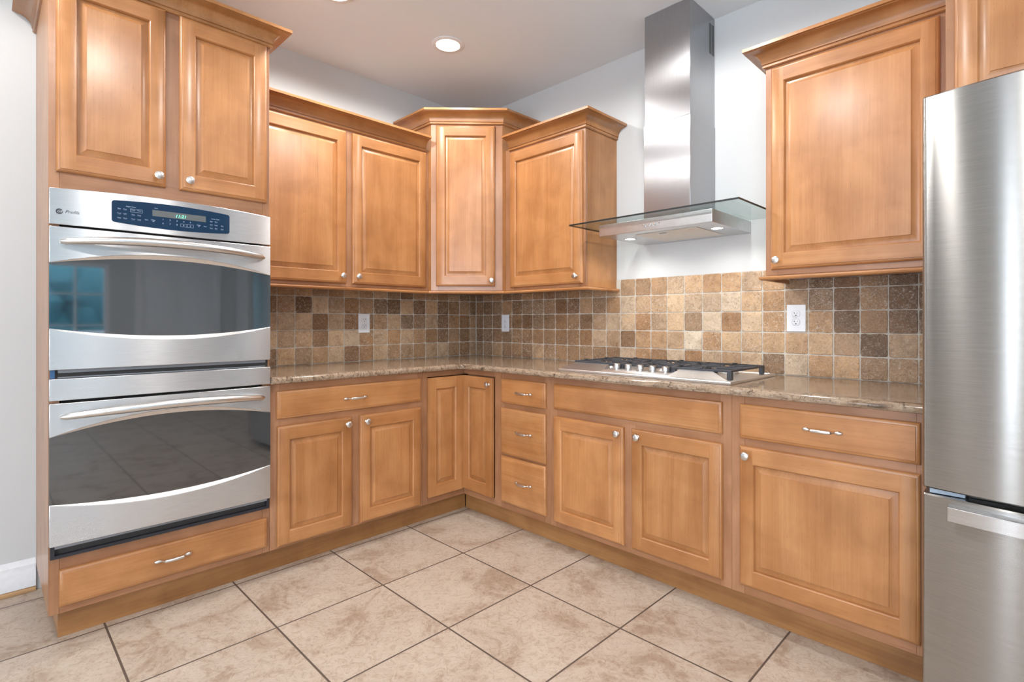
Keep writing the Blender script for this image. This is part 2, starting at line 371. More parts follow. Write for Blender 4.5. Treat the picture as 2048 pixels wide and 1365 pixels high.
# outdoors beyond the small window: lawn, and a hedge and white wall added for reflections
b = MB(); b.box((X1+0.3, -9, -0.4), (X1+14, 4, -0.3), LEAF); tag(b.build('lawn'), 'green lawn outside beyond the side window', 'lawn', kind='structure')
b = MB()
for k in range(26):
    cx_, cy_, cz_ = X1+4+random.uniform(-.5, .5), -8.5+k*0.42, random.uniform(0.5, 1.6); r = random.uniform(.7, 1.1)
    rows = []
    for i in range(9):
        th = PI*i/8
        rows.append([(cx_+r*math.sin(th)*math.cos(2*PI*j/14)*random.uniform(.85, 1.1), cy_+r*math.sin(th)*math.sin(2*PI*j/14)*random.uniform(.85, 1.1), cz_+1.1*r*math.cos(th)) for j in range(14)])
    b.grid(rows, LEAF, False, closed_u=True)
b.box((X1+3.6, -8.7, -0.3), (X1+4.5, 2.5, 0.7), LEAF)
tag(b.build('hedge'), 'dark green hedge added outside the side window to show in reflections', 'hedge', kind='stuff')
b = MB(); b.box((X1+1.6, -9, -0.3), (X1+1.66, 4, 1.03), TRIM); tag(b.build('added_garden_wall'), 'low white wall added outside the side window to show in reflections', 'garden wall', kind='structure')
b = MB()
for q0, q1, h in ((-1.20, -1.12, 2.1), (-0.28, -0.20, 2.1)): b.box((X1-0.02, q0, 0), (X1-0.0005, q1, h), TRIM)
b.box((X1-0.02, -1.20, 2.1), (X1-0.0005, -0.20, 2.18), TRIM); struct(b.build('trim_2'))
b = MB(); b.box((X1-0.012, -1.118, 0.006), (X1-0.0005, -0.282, 2.098), TRIM)
for q0, q1 in ((-1.03, -0.74), (-0.66, -0.37)):
    for z0, z1 in ((0.2, 0.95), (1.08, 1.95)): b.box((X1-0.018, q0, z0), (X1-0.0121, q1, z1), TRIM)
dd = struct(b.build('door_1')); b = MB(); b.lathe([(0.012, 0), (0.012, 0.03), (0.026, 0.035), (0.026, 0.06), (0.001, 0.066)], SATIN, '-y', n=16); b.build('door_knob', dd, (X1-0.012, -1.06, 0.98), -PI/2)
# baseboard and shoe moulding along the left wall, up to the tall cabinet
def extrude_y(prof, y0, y1, mat, name, m2=None):
    b = MB(); rows = [[(x, y, z) for x, z in prof] for y in (y0, y1)]
    b.grid(rows, mat, False); b.face(rows[0], mat); b.face(rows[1][::-1], mat)
    return b.build(name)
struct(extrude_y([(0.0005, 0.021), (0.014, 0.021), (0.014, 0.095), (0.0125, 0.098), (0.0125, 0.118), (0.009, 0.122), (0.006, 0.134), (0.003, 0.141), (0.0005, 0.141)], Y1, -2.494, TRIM, 'baseboard_left'))
struct(extrude_y([(0.0005, 0.001), (0.018, 0.001), (0.0185, 0.008), (0.0165, 0.014), (0.012, 0.018), (0.006, 0.020), (0.0005, 0.0205)], Y1, -2.494, SHOE, 'trim_1'))

# ------------------------------------------------------------------ ceiling lights
def downlight_proto():
    t = thing('recessed_downlight', '', 'ceiling light')
    tr_ = MB(); tr_.lathe([(0.062, -0.001), (0.066, -0.006), (0.088, -0.006), (0.092, -0.003), (0.092, -0.0005)], TRIM, n=40)
    tr_ = MB(); rows = []
    for r, h in ((0.066, -0.002), (0.067, -0.007), (0.088, -0.006), (0.092, -0.0035), (0.092, -0.0008), (0.066, -0.0008)):
        rows.append([(r*math.cos(2*PI*k/40), r*math.sin(2*PI*k/40), h) for k in range(40)])
    tr_.grid(rows, TRIM, True, closed_u=True, closed_v=True); tr_.build('trim_ring', t)
    d = MB(); d.lathe([(0.0655, -0.004), (0.0655, -0.001)], LAMP, n=40); d.build('lens', t)
    return t
proto = downlight_proto()
spots = [((0.725, -0.815), 'lit recessed ceiling light over the corner, the fully visible one'),
         ((0.730, -1.484), 'lit recessed ceiling light cut by the top edge of the view')]
spots += [((x, y), 'added recessed ceiling light, out of view, at %s' % d) for x, y, d in
          ((2.10, -0.86, 'the cooktop front'), (2.15, -2.2, 'the middle of the floor'), (0.85, -2.9, 'the oven side'), (4.4, -1.5, 'the refrigerator end'), (2.4, -4.2, 'the patio side'), (4.8, -3.8, 'the side window'))]  # these lights are added beyond the view to brighten the room
for i, ((x, y), lab) in enumerate(spots):
    if i == 0: o = proto
    else:
        o = proto.copy(); COL.objects.link(o)
        for c in proto.children:
            d = c.copy(); d.parent = o; COL.objects.link(d)
    o.location = (x, y, CEILZ); o['label'] = lab; o['group'] = 'recessed ceiling lights'
    l = bpy.data.lights.new('downlight_beam', 'SPOT'); l.energy = 42 if i < 5 else 50; l.color = (1.0, 0.975, 0.945); l.spot_size = math.radians(168); l.spot_blend = 0.3; l.shadow_soft_size = 0.06
    lo = bpy.data.objects.new('downlight_beam', l); COL.objects.link(lo); lo.parent = o; lo.location = (0, 0, -0.02)

# ------------------------------------------------------------------ cabinet parts
def rect_loops(w, h, loops):
    """loops: (inset_x, inset_z, y)"""
    return [[(ix, y, iz), (w-ix, y, iz), (w-ix, y, h-iz), (ix, y, h-iz)] for ix, iz, y in loops]
def raised_door(w, h, parent, x, z, y=0, name='door', V=None, Hm=None, stile=0.053, rail=0.065, square=False):
    V = V or WV; Hm = Hm or WH
    b = MB(); e = rail-stile
    lp = rect_loops(w, h, [(0, 0, 0), (0, 0, -0.0080), (0.0012, 0.0012, -0.0112), (0.0042, 0.0042, -0.0142), (0.0085, 0.0085, -0.0162), (0.0102, 0.0102, -0.0165), (0.0108, 0.0108, -0.0184), (0.0118, 0.0118, -0.0190)])
    if square: lp = rect_loops(w, h, [(0, 0, 0), (0, 0, -0.0186), (0.0006, 0.0006, -0.0190)])
    b.face(lp[0][::-1], V)
    for a, c in zip(lp, lp[1:]):
        for k in range(4): b.face([a[k], a[(k+1) % 4], c[(k+1) % 4], c[k]], Hm if k in (0, 2) else V)
    # flat frame with butt joints: stiles run through
    o = 0.0006 if square else 0.0118; y0 = -0.0190; s = stile; r = rail
    b.face([(o, y0, o), (s, y0, o), (s, y0, r), (s, y0, h-r), (s, y0, h-o), (o, y0, h-o)], V)
    b.face([(w-s, y0, o), (w-o, y0, o), (w-o, y0, h-o), (w-s, y0, h-o), (w-s, y0, h-r), (w-s, y0, r)], V)
    b.face([(s, y0, o), (w-s, y0, o), (w-s, y0, r), (s, y0, r)], Hm); b.face([(s, y0, h-r), (w-s, y0, h-r), (w-s, y0, h-o), (s, y0, h-o)], Hm)
    ins = [(s, -0.0190), (s+0.0015, -0.0180), (s+0.0045, -0.0120), (s+0.0052, -0.0050), (s+0.0072, -0.0050), (s+0.0300, -0.0160), (s+0.0306, -0.0180)]
    lp = rect_loops(w, h, [(i, i+e, yy) for i, yy in ins])
    for n_, (a, c) in enumerate(zip(lp, lp[1:])):
        for k in range(4): b.face([a[k], a[(k+1) % 4], c[(k+1) % 4], c[k]], (Hm if k in (0, 2) else V) if n_ < 3 else V)
    b.face(lp[-1], V)
    return b.build(name, parent, (x, y, z))
def slab_front(w, h, parent, x, z, y=0, name='drawer', Hm=None):
    Hm = Hm or WH; b = MB()
    lp = rect_loops(w, h, [(0, 0, 0), (0, 0, -0.0080), (0.0012, 0.0012, -0.0110), (0.0045, 0.0045, -0.0138), (0.0100, 0.0100, -0.0160), (0.0118, 0.0118, -0.0163), (0.0125, 0.0125, -0.0183), (0.0135, 0.0135, -0.0190)])
    b.face(lp[0][::-1], Hm)
    for a, c in zip(lp, lp[1:]):
        for k in range(4): b.face([a[k], a[(k+1) % 4], c[(k+1) % 4], c[k]], Hm)
    b.face(lp[-1], Hm)
    return b.build(name, parent, (x, y, z))
def knob(parent, x, z, y=-0.019):
    b = MB(); b.lathe([(0.0085, -0.0005), (0.0085, 0.002), (0.0055, 0.005), (0.0050, 0.012), (0.0075, 0.015), (0.0145, 0.0175), (0.0162, 0.0205), (0.0155, 0.0240), (0.0110, 0.0268), (0.0050, 0.0280), (0.0004, 0.0283)], SATIN, '-y', n=26)
    k = b.build('knob', parent, (x, y, z)); return k
def pull(parent, x, z, y=-0.019, name='handle'):
    half = [(-0.0640, 0.0045, 0.0012), (-0.0620, 0.0055, 0.0042), (-0.0570, 0.0065, 0.0063), (-0.0500, 0.0072, 0.0068), (-0.0440, 0.0080, 0.0052), (-0.0405, 0.0100, 0.0034), (-0.0375, 0.0150, 0.0030), (-0.0345, 0.0215, 0.0032), (-0.0320, 0.0240, 0.0048), (-0.0305, 0.0250, 0.0062), (-0.0150, 0.0270, 0.0066), (0.0, 0.0275, 0.0068)]
    pts = half+[(-a, o, r) for a, o, r in half[-2::-1]]
    b = MB(); b.tube([(a, -o, 0) for a, o, r in pts], [r for *_, r in pts], SATIN, 14)
    return b.build(name, parent, (x, y, z))
def sweep(path, prof, mat, closed=False):
    """mitred sweep; path: 2-D points, outward is to the right-hand side when looking along the path (x,y)->; prof: (out, z)"""
    b = MB(); P = [Vector(p) for p in path]; rows = []
    for i, p in enumerate(P):
        d0 = (P[i]-P[i-1]).normalized() if i > 0 else None
        d1 = (P[i+1]-P[i]).normalized() if i < len(P)-1 else None
        if d0 is None: d0 = d1
        if d1 is None: d1 = d0
        n0 = Vector((d0.y, -d0.x)); n1 = Vector((d1.y, -d1.x)); mth = (n0+n1).normalized(); k = 1/max(0.2, mth.dot(n0))
        rows.append([(p.x+mth.x*k*o, p.y+mth.y*k*o, z) for o, z in prof])
    for a, c in zip(rows, rows[1:]):
        n = len(a)
        for j in range(n):
            j2 = (j+1) % n; b.face([a[j], a[j2], c[j2], c[j]], mat)
    b.face(rows[0], mat); b.face(rows[-1][::-1], mat)
    return b
def crown_prof(z0, h=0.082, p=0.075):
    pr = [(0.0, 0.0), (0.007, 0.0), (0.0115, 0.0035), (0.0115, 0.0105), (0.0085, 0.0125), (0.0085, 0.0155), (0.0135, 0.0170)]
    for k in range(1, 8):
        a = (PI/2)*k/7; pr.append((0.0135+0.0480*(1-math.cos(a)), 0.0170+0.0480*math.sin(a)))
    pr += [(0.0650, 0.0655), (0.0650, 0.0680), (0.0750, 0.0690), (0.0750, 0.0820), (0.0, 0.0820)]
    return [(o*p/0.075, z0+z*h/0.082) for o, z in pr]
def rail_prof(z0):
    return [(0.0, z0), (0.014, z0), (0.021, z0+0.004), (0.0235, z0+0.010), (0.021, z0+0.016), (0.014, z0+0.0185), (0.0, z0+0.020)]
def carcass(parent, w, dep, z0, z1, name='carcass', vis=None, t=0.016, shelves=()):
    b = MB(); m_ = vis or SV
    b.box((0, 0.0195, z0), (t, dep, z1), m_); b.box((w-t, 0.0195, z0), (w, dep, z1), m_)
    b.box((t, 0.0195, z0), (w-t, dep, z0+t), m_); b.box((t, 0.0195, z1-t), (w-t, dep, z1), m_)
    b.box((t, dep-0.006, z0+t), (w-t, dep, z1-t), m_)
    for s in shelves: b.box((t, 0.03, s), (w-t, dep-0.008, s+t), m_)
    return b.build(name, parent)
def face_frame(parent, stiles, rails, z0, z1, y0=0.0, t=0.019):
    """stiles: (x0,x1[,za,zb]); rails: (x0,x1,za,zb)"""
    b = MB()
    for s in stiles:
        za, zb = (s[2], s[3]) if len(s) > 2 else (z0, z1)
        b.box((s[0], y0, za), (s[1], y0+t, zb), FV)
    for r in rails: b.box((r[0]+0.0002, y0+0.0003, r[2]), (r[1]-0.0002, y0+t, r[3]), FH)
    return b.build('face_frame', parent, bev=0.0007, seg=1)

CAB_TOP = 0.8815
# ---- tall oven cabinet: local x=0 at world y=-2.493, frame plane x=0.61
YT = -2.493; WT = 0.750
tall = thing('oven_cabinet', 'tall honey maple cabinet at far left that houses the double oven', 'cabinet', (0.61, YT, 0), RZL)
b = MB()
b.box((0, 0.0195, 0.112), (0.018, 0.606, 2.45), SV); b.box((WT-0.018, 0.0195, 0.112), (WT, 0.606, 2.45), SV)
b.box((0.018, 0.0195, 0.112), (WT-0.018, 0.606, 0.130), SV); b.box((0.018, 0.0195, 0.285), (WT-0.018, 0.606, 0.300), SV)
b.box((0.018, 0.0195, 1.668), (WT-0.018, 0.606, 1.684), SV); b.box((0.018, 0.0195, 2.434), (WT-0.018, 0.606, 2.45), SV)
b.box((0.018, 0.600, 0.130), (WT-0.018, 0.606, 2.434), SV)
b.build('carcass', tall)
face_frame(tall, [(0, 0.030), (WT-0.030, WT), (0.345, 0.405, 1.72, 2.41)],
           [(0.030, WT-0.030, 0.112, 0.150), (0.030, WT-0.030, 0.262, 0.335), (0.030, WT-0.030, 1.640, 1.730), (0.030, WT-0.030, 2.405, 2.45)], 0.112, 2.45)
for (a, c, kx) in ((-2.472, -2.142, -2.170), (-2.095, -1.757, -2.064)):
    d = raised_door(c-a, 2.430-1.713, tall, a-YT, 1.713); knob(d, kx-a, 1.752-1.713)
d = slab_front(0.709, 0.134, tall, -2.465-YT, 0.138); pull(d, 0.345, 0.074)
cp = crown_prof(2.430)
# path in world, outward on the right-hand side when walking from the wall at the left end round to the oven's right side
c_ = sweep([(0.002, YT), (0.61, YT), (0.61, YT+WT), (0.002, YT+WT)][::1], cp, CR)
# sweep() puts outward on the right of travel: travelling +x the right side is -y (outwards here)
o = c_.build('crown_molding', None)
o.parent = tall; o.matrix_parent_inverse = (Matrix.Translation((0.61, YT, 0)) @ Matrix.Rotation(RZL, 4, 'Z')).inverted()
b = MB(); b.box((0.545, -2.463, 0.0005), (0.02, -2.458, 0.111), TK)
o = b.build('side_kick', None); o.parent = tall; o.matrix_parent_inverse = (Matrix.Translation((0.61, YT, 0)) @ Matrix.Rotation(RZL, 4, 'Z')).inverted()

# ---- toe kick boards (one run per wall)
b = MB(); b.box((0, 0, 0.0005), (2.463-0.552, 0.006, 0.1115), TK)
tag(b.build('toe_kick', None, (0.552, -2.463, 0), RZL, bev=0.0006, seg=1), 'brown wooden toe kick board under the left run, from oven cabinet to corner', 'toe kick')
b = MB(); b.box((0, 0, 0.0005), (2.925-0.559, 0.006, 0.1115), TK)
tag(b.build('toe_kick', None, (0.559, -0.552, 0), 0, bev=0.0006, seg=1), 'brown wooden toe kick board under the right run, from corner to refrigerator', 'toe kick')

# ---- left base cabinet
Y0 = -1.742; w = -0.912-Y0
cb = thing('base_cabinet', 'maple base cabinet with one wide drawer over two doors, right of the double oven', 'cabinet', (0.61, Y0, 0), RZL)
carcass(cb, w, 0.60, 0.112, CAB_TOP)
face_frame(cb, [(0, 0.046), (w-0.028, w), (0.384, 0.458, 0.13, 0.690)], [(0.046, w-0.028, 0.112, 0.140), (0.046, w-0.028, 0.672, 0.728), (0.046, w-0.028, 0.835, CAB_TOP)], 0.112, CAB_TOP)
d = slab_front(0.788, 0.130, cb, -1.714-Y0, 0.716); pull(d, 0.384, 0.063)
for a, c, kx in ((-1.712, -1.344, -1.373), (-1.300, -0.926, -1.268)):
    d = raised_door(c-a, 0.561, cb, a-Y0, 0.122); knob(d, kx-a, 0.527)

# ---- corner base cabinet with folding door (world-axis empty)
cc = thing('corner_base_cabinet', 'maple corner base cabinet with narrow folding door and a single knob', 'cabinet', (0, 0, 0), 0)
b = MB()
b.box((0.012, -0.910, 0.112), (0.585, -0.896, CAB_TOP), SV); b.box((0.900, -0.585, 0.112), (0.914, -0.012, CAB_TOP), SV)
b.face([(0.012, -0.896, 0.128), (0.585, -0.896, 0.128), (0.585, -0.585, 0.128), (0.900, -0.585, 0.128), (0.900, -0.012, 0.128), (0.012, -0.012, 0.128)], SV)
b.box((0.012, -0.896, 0.112), (0.018, -0.012, CAB_TOP), SV); b.box((0.018, -0.018, 0.112), (0.900, -0.012, CAB_TOP), SV)
b.build('carcass', cc, recalc=False)
fl = MB()   # left leg of the frame, built in local coordinates of the left wall
fl.box((0, 0, 0.112), (0.033, 0.019, CAB_TOP), FV)
fl.box((0.0332, 0.0003, 0.112), (0.301, 0.019, 0.146), FH); fl.box((0.0332, 0.0003, 0.847), (0.301, 0.019, CAB_TOP), FH)
fl.build('face_frame', cc, (0.61, -0.911, 0), RZL, bev=0.0007, seg=1)
fr_ = MB(); fr_.box((0.2885, 0, 0.112), (0.345, 0.019, CAB_TOP), FV)
fr_.box((0, 0.0003, 0.112), (0.2883, 0.019, 0.150), FH); fr_.box((0, 0.0003, 0.851), (0.2883, 0.019, CAB_TOP), FH)
fr_.box((0.255, 0.0192, 0.13), (0.345, 0.026, 0.865), FV); fr_.box((0.02, 0.0192, 0.825), (0.2548, 0.026, 0.865), FH)
fr_.build('face_frame', cc, (0.6103, -0.61, 0), 0, bev=0.0007, seg=1)
raised_door(0.250, 0.692, cc, 0, 0, square=True).location = (0.6065, -0.876, 0.151)
dl = [c for c in cc.children if c.name.startswith('door')][0]; dl.rotation_euler = (0, 0, RZL)
dr = raised_door(0.2700, 0.688, cc, 0, 0, square=True); dr.location = (0.6258, -0.6075, 0.156); dr.rotation_euler = (0, 0, math.radians(-1.5)); knob(dr, 0.243, 0.650)

# ---- drawer base
X0 = 0.956; w = 1.334-X0
cb = thing('drawer_cabinet', 'narrow maple base cabinet with three stacked drawers, left of the cooktop cabinet', 'cabinet', (X0, -0.61, 0), 0)
carcass(cb, w, 0.60, 0.112, CAB_TOP)
face_frame(cb, [(0, 0.020), (w-0.042, w)], [(0.020, w-0.042, 0.112, 0.165), (0.020, w-0.042, 0.400, 0.436), (0.020, w-0.042, 0.672, 0.724), (0.020, w-0.042, 0.838, CAB_TOP)], 0.112, CAB_TOP)
for z0, z1, hz in ((0.712, 0.848, 0.779), (0.422, 0.683, 0.561), (0.150, 0.411, 0.287)):
    d = slab_front(1.305-0.962, z1-z0, cb, 0.962-X0, z0); pull(d, 1.152-0.962, hz-z0)
# ---- cooktop base
X0 = 1.3345; w = 2.297-X0
cb = thing('cooktop_cabinet', 'wide maple base cabinet below the cooktop with a plain false front over two doors', 'cabinet', (X0, -0.61, 0), 0)
carcass(cb, w, 0.60, 0.112, CAB_TOP)
face_frame(cb, [(0, 0.040), (w-0.048, w), (0.445, 0.515, 0.13, 0.700)], [(0.040, w-0.048, 0.112, 0.155), (0.040, w-0.048, 0.668, 0.735), (0.040, w-0.048, 0.836, CAB_TOP)], 0.112, CAB_TOP)
slab_front(2.261-1.361, 0.130, cb, 1.361-X0, 0.720, name='false_front')
for a, c, kx in ((1.361, 1.793, 1.766), (1.836, 2.263, 1.874)):
    d = raised_door(c-a, 0.545, cb, a-X0, 0.139); knob(d, kx-a, 0.514)
# ---- right base
X0 = 2.2975; w = 2.928-X0
cb = thing('base_cabinet', 'maple base cabinet with one drawer over one broad door, beside the refrigerator', 'cabinet', (X0, -0.61, 0), 0)
carcass(cb, w, 0.60, 0.112, CAB_TOP)
face_frame(cb, [(0, 0.050), (w-0.032, w)], [(0.050, w-0.032, 0.112, 0.165), (0.050, w-0.032, 0.675, 0.732), (0.050, w-0.032, 0.836, CAB_TOP)], 0.112, CAB_TOP)
d = slab_front(2.908-2.332, 0.133, cb, 2.332-X0, 0.718); pull(d, 0.296, 0.070)
d = raised_door(2.908-2.332, 0.541, cb, 2.332-X0, 0.148); knob(d, 0.030, 0.508)

# ---- countertop
b = MB(); prof = [(0.035, 0.8825), (0.010, 0.8830), (0.0035, 0.8855), (0.0, 0.8915), (0.0, 0.8990), (0.0022, 0.9050), (0.0075, 0.9090), (0.0095, 0.9120), (0.016, 0.9145), (0.03, 0.9150)]
path = [((0.652, -1.7425), (0.0, -1.7425), (-1, 0))]
for k in range(1, 12): y = -1.7425+(1.7425-0.690)*k/11; path.append(((0.652, y), (0.0, y), (-1, 0)))
for k in range(1, 8):
    a = (PI/2)*k/8; path.append(((0.690-0.038*math.cos(a), -0.690+0.038*math.sin(a)), (0.0, -0.0), (-math.cos(a), math.sin(a))))
for k in range(0, 20): x = 0.690+(2.932-0.690)*k/19; path.append(((x, -0.652), (x, 0.0), (0, 1)))
rows = []
for (p, wl, n) in path:
    # at the inner corner the two legs meet on a line to the room's corner
    rows.append([(p[0]+n[0]*d_, p[1]+n[1]*d_, z) for d_, z in prof])
b.grid(rows, GRAN, True)
def wallpt(i, z):
    p, wl, n = path[i]; return (wl[0]+0.0005, wl[1]-0.0005, z)
top = [[r[-1], wallpt(i, 0.915)] for i, r in enumerate(rows)]; bot = [[wallpt(i, 0.8825), r[0]] for i, r in enumerate(rows)]
b.grid(top, GRAN, False); b.grid(bot, GRAN, False)
for i in (0, len(rows)-1):
    ring = rows[i]+[wallpt(i, 0.915), wallpt(i, 0.8825)]; b.face(ring, GRAN)
for i in range(len(rows)-1): b.face([wallpt(i, 0.915), wallpt(i+1, 0.915), wallpt(i+1, 0.8825), wallpt(i, 0.8825)], GRAN) if wallpt(i, 0) != wallpt(i+1, 0) else None
o = b.build('countertop'); tag(o, 'L shaped polished beige granite countertop with rounded edge and dark flecks', 'countertop')

# ---- wall cabinets
def wall_cab(label, loc, rz, w, zdoor, doors, knobs, crown_pts, rail_pts, ztop, zb=1.370, dep=0.303, stiles=(), side=None):
    t = thing('wall_cabinet', label, 'cabinet', loc, rz)
    carcass(t, w, dep, zb, ztop, vis=side)
    inner = [s for s in stiles]
    face_frame(t, inner, [(inner[k][1], inner[k+1][0], zb, zb+0.030) for k in range(len(inner)-1)] + [(inner[k][1], inner[k+1][0], ztop-0.045, ztop) for k in range(len(inner)-1)], zb, ztop)
    for (a, c), kx in zip(doors, knobs):
        d = raised_door(c-a, zdoor[1]-zdoor[0], t, a, zdoor[0]); knob(d, kx-a, 1.431-zdoor[0])
    if crown_pts: sweep(crown_pts, crown_prof(ztop-0.012), CR).build('crown_molding', t)
    sweep(rail_pts, rail_prof(zb-0.021), WH).build('light_rail', t)
    return t
# left run: local x=0 at world y=-1.742
w = 1.742-0.657
wall_cab('two door maple wall cabinet on the left wall, right of the oven cabinet', (0.305, -1.742, 0), RZL, w, (1.388, 2.257),
         [(0.014, 0.520), (0.556, 1.062)], [0.492, 0.587], [(0.012, 0), (w-0.026, 0)], [(0.001, 0), (w-0.001, 0)], 2.279,
         stiles=[(0, 0.045), (0.492, 0.584), (w-0.050, w)])
# small right cabinet
X0 = 0.662; w = 1.321-X0
wall_cab('single door maple wall cabinet between the corner cabinet and the range hood', (X0, -0.305, 0), 0, w, (1.388, 2.254),
         [(0.713-X0, 1.306-X0)], [1.268-X0], [(0.040, 0), (w, 0), (w, 0.302)], [(0.001, 0), (w, 0), (w, 0.302)], 2.279,
         stiles=[(0, 0.075), (w-0.050, w)])
# big right cabinet
X0 = 2.316; w = 2.967-X0
wall_cab('single broad door maple wall cabinet right of the range hood, beside the refrigerator', (X0, -0.305, 0), 0, w, (1.393, 2.257),
         [(2.341-X0, 2.922-X0)], [2.368-X0], [(0, 0.302), (0, 0), (w, 0)], [(0, 0.302), (0, 0), (w, 0)], 2.279,
         stiles=[(0, 0.050), (w-0.075, w)])
# corner cabinet: five-sided, face frame across the corner
t = thing('corner_wall_cabinet', 'taller maple corner wall cabinet with one narrow door set diagonally', 'cabinet', (0.334, -0.657, 0), PI/4)
Lc = math.hypot(0.660-0.334, -0.331+0.657); inv = (Matrix.Translation((0.334, -0.657, 0)) @ Matrix.Rotation(PI/4, 4, 'Z')).inverted()
def plan(p): q = inv @ Vector((p[0], p[1], 0)); return (q.x, q.y)
pts = [(0.334, -0.6565), (0.660, -0.331), (0.660, -0.002), (0.002, -0.002), (0.002, -0.6565)]
q = [plan(p) for p in pts]; zb, zt = 1.370, 2.455
b = MB()
b.face([(0.0, 0.0192, zb), (Lc, 0.0192, zb), (Lc, 0.0192, zt), (0, 0.0192, zt)], SV)
for i in range(1, 5):
    a, c = q[i], q[(i+1) % 5]; b.face([(a[0], a[1], zb), (c[0], c[1], zb), (c[0], c[1], zt), (a[0], a[1], zt)], SV)
b.face([(p[0], p[1], zb) for p in q], SV); b.face([(p[0], p[1], zt) for p in q], SV)
b.build('carcass', t)
face_frame(t, [(0, 0.048), (Lc-0.062, Lc)], [(0.048, Lc-0.062, zb, zb+0.04), (0.048, Lc-0.062, zt-0.045, zt)], zb, zt)
d = raised_door(0.379, 2.432-1.398, t, 0.034, 1.398, stile=0.056); knob(d, 0.358, 0.036)
pw = [plan(p) for p in ((0.002, -0.657), (0.334, -0.657), (0.660, -0.331), (0.660, -0.002))]
sweep(pw, crown_prof(2.441), CR).build('crown_molding', t)
sweep([plan(p) for p in ((0.334-0.020, -0.657+0.0), (0.334, -0.657), (0.660, -0.331), (0.660, -0.331+0.02))], [(o_-0.001, z) for o_, z in rail_prof(zb-0.021)], WH).build('light_rail', t)
# cabinet over the refrigerator
X0 = 2.969; w = 0.86
t = thing('refrigerator_cabinet', 'deep maple cabinet above the refrigerator at the right edge', 'cabinet', (X0, -0.61, 0), 0)
b = MB(); b.box((0, 0.0195, 1.797), (0.018, 0.607, 2.45), SV); b.box((w-0.018, 0.0195, 1.797), (w, 0.607, 2.45), SV); b.box((0.018, 0.0195, 1.797), (w-0.018, 0.607, 1.815), SV); b.box((0.018, 0.0195, 2.432), (w-0.018, 0.607, 2.45), SV); b.box((0.018, 0.60, 1.815), (w-0.018, 0.607, 2.432), SV)
b.build('carcass', t)
face_frame(t, [(0, 0.040), (w-0.040, w), (w/2-0.03, w/2+0.03, 1.83, 2.41)], [(0.040, w-0.040, 1.797, 1.835), (0.040, w-0.040, 2.40, 2.45)], 1.797, 2.45)
for a, c, k in ((0.022, 0.412, 0.36), (0.448, 0.838, 0.478)):
    d = raised_door(c-a, 0.628, t, a, 1.806); knob(d, k-a, 0.035)
sweep([(0, 0.607), (0, 0), (w, 0), (w, 0.607)], crown_prof(2.438), CR).build('crown_molding', t)

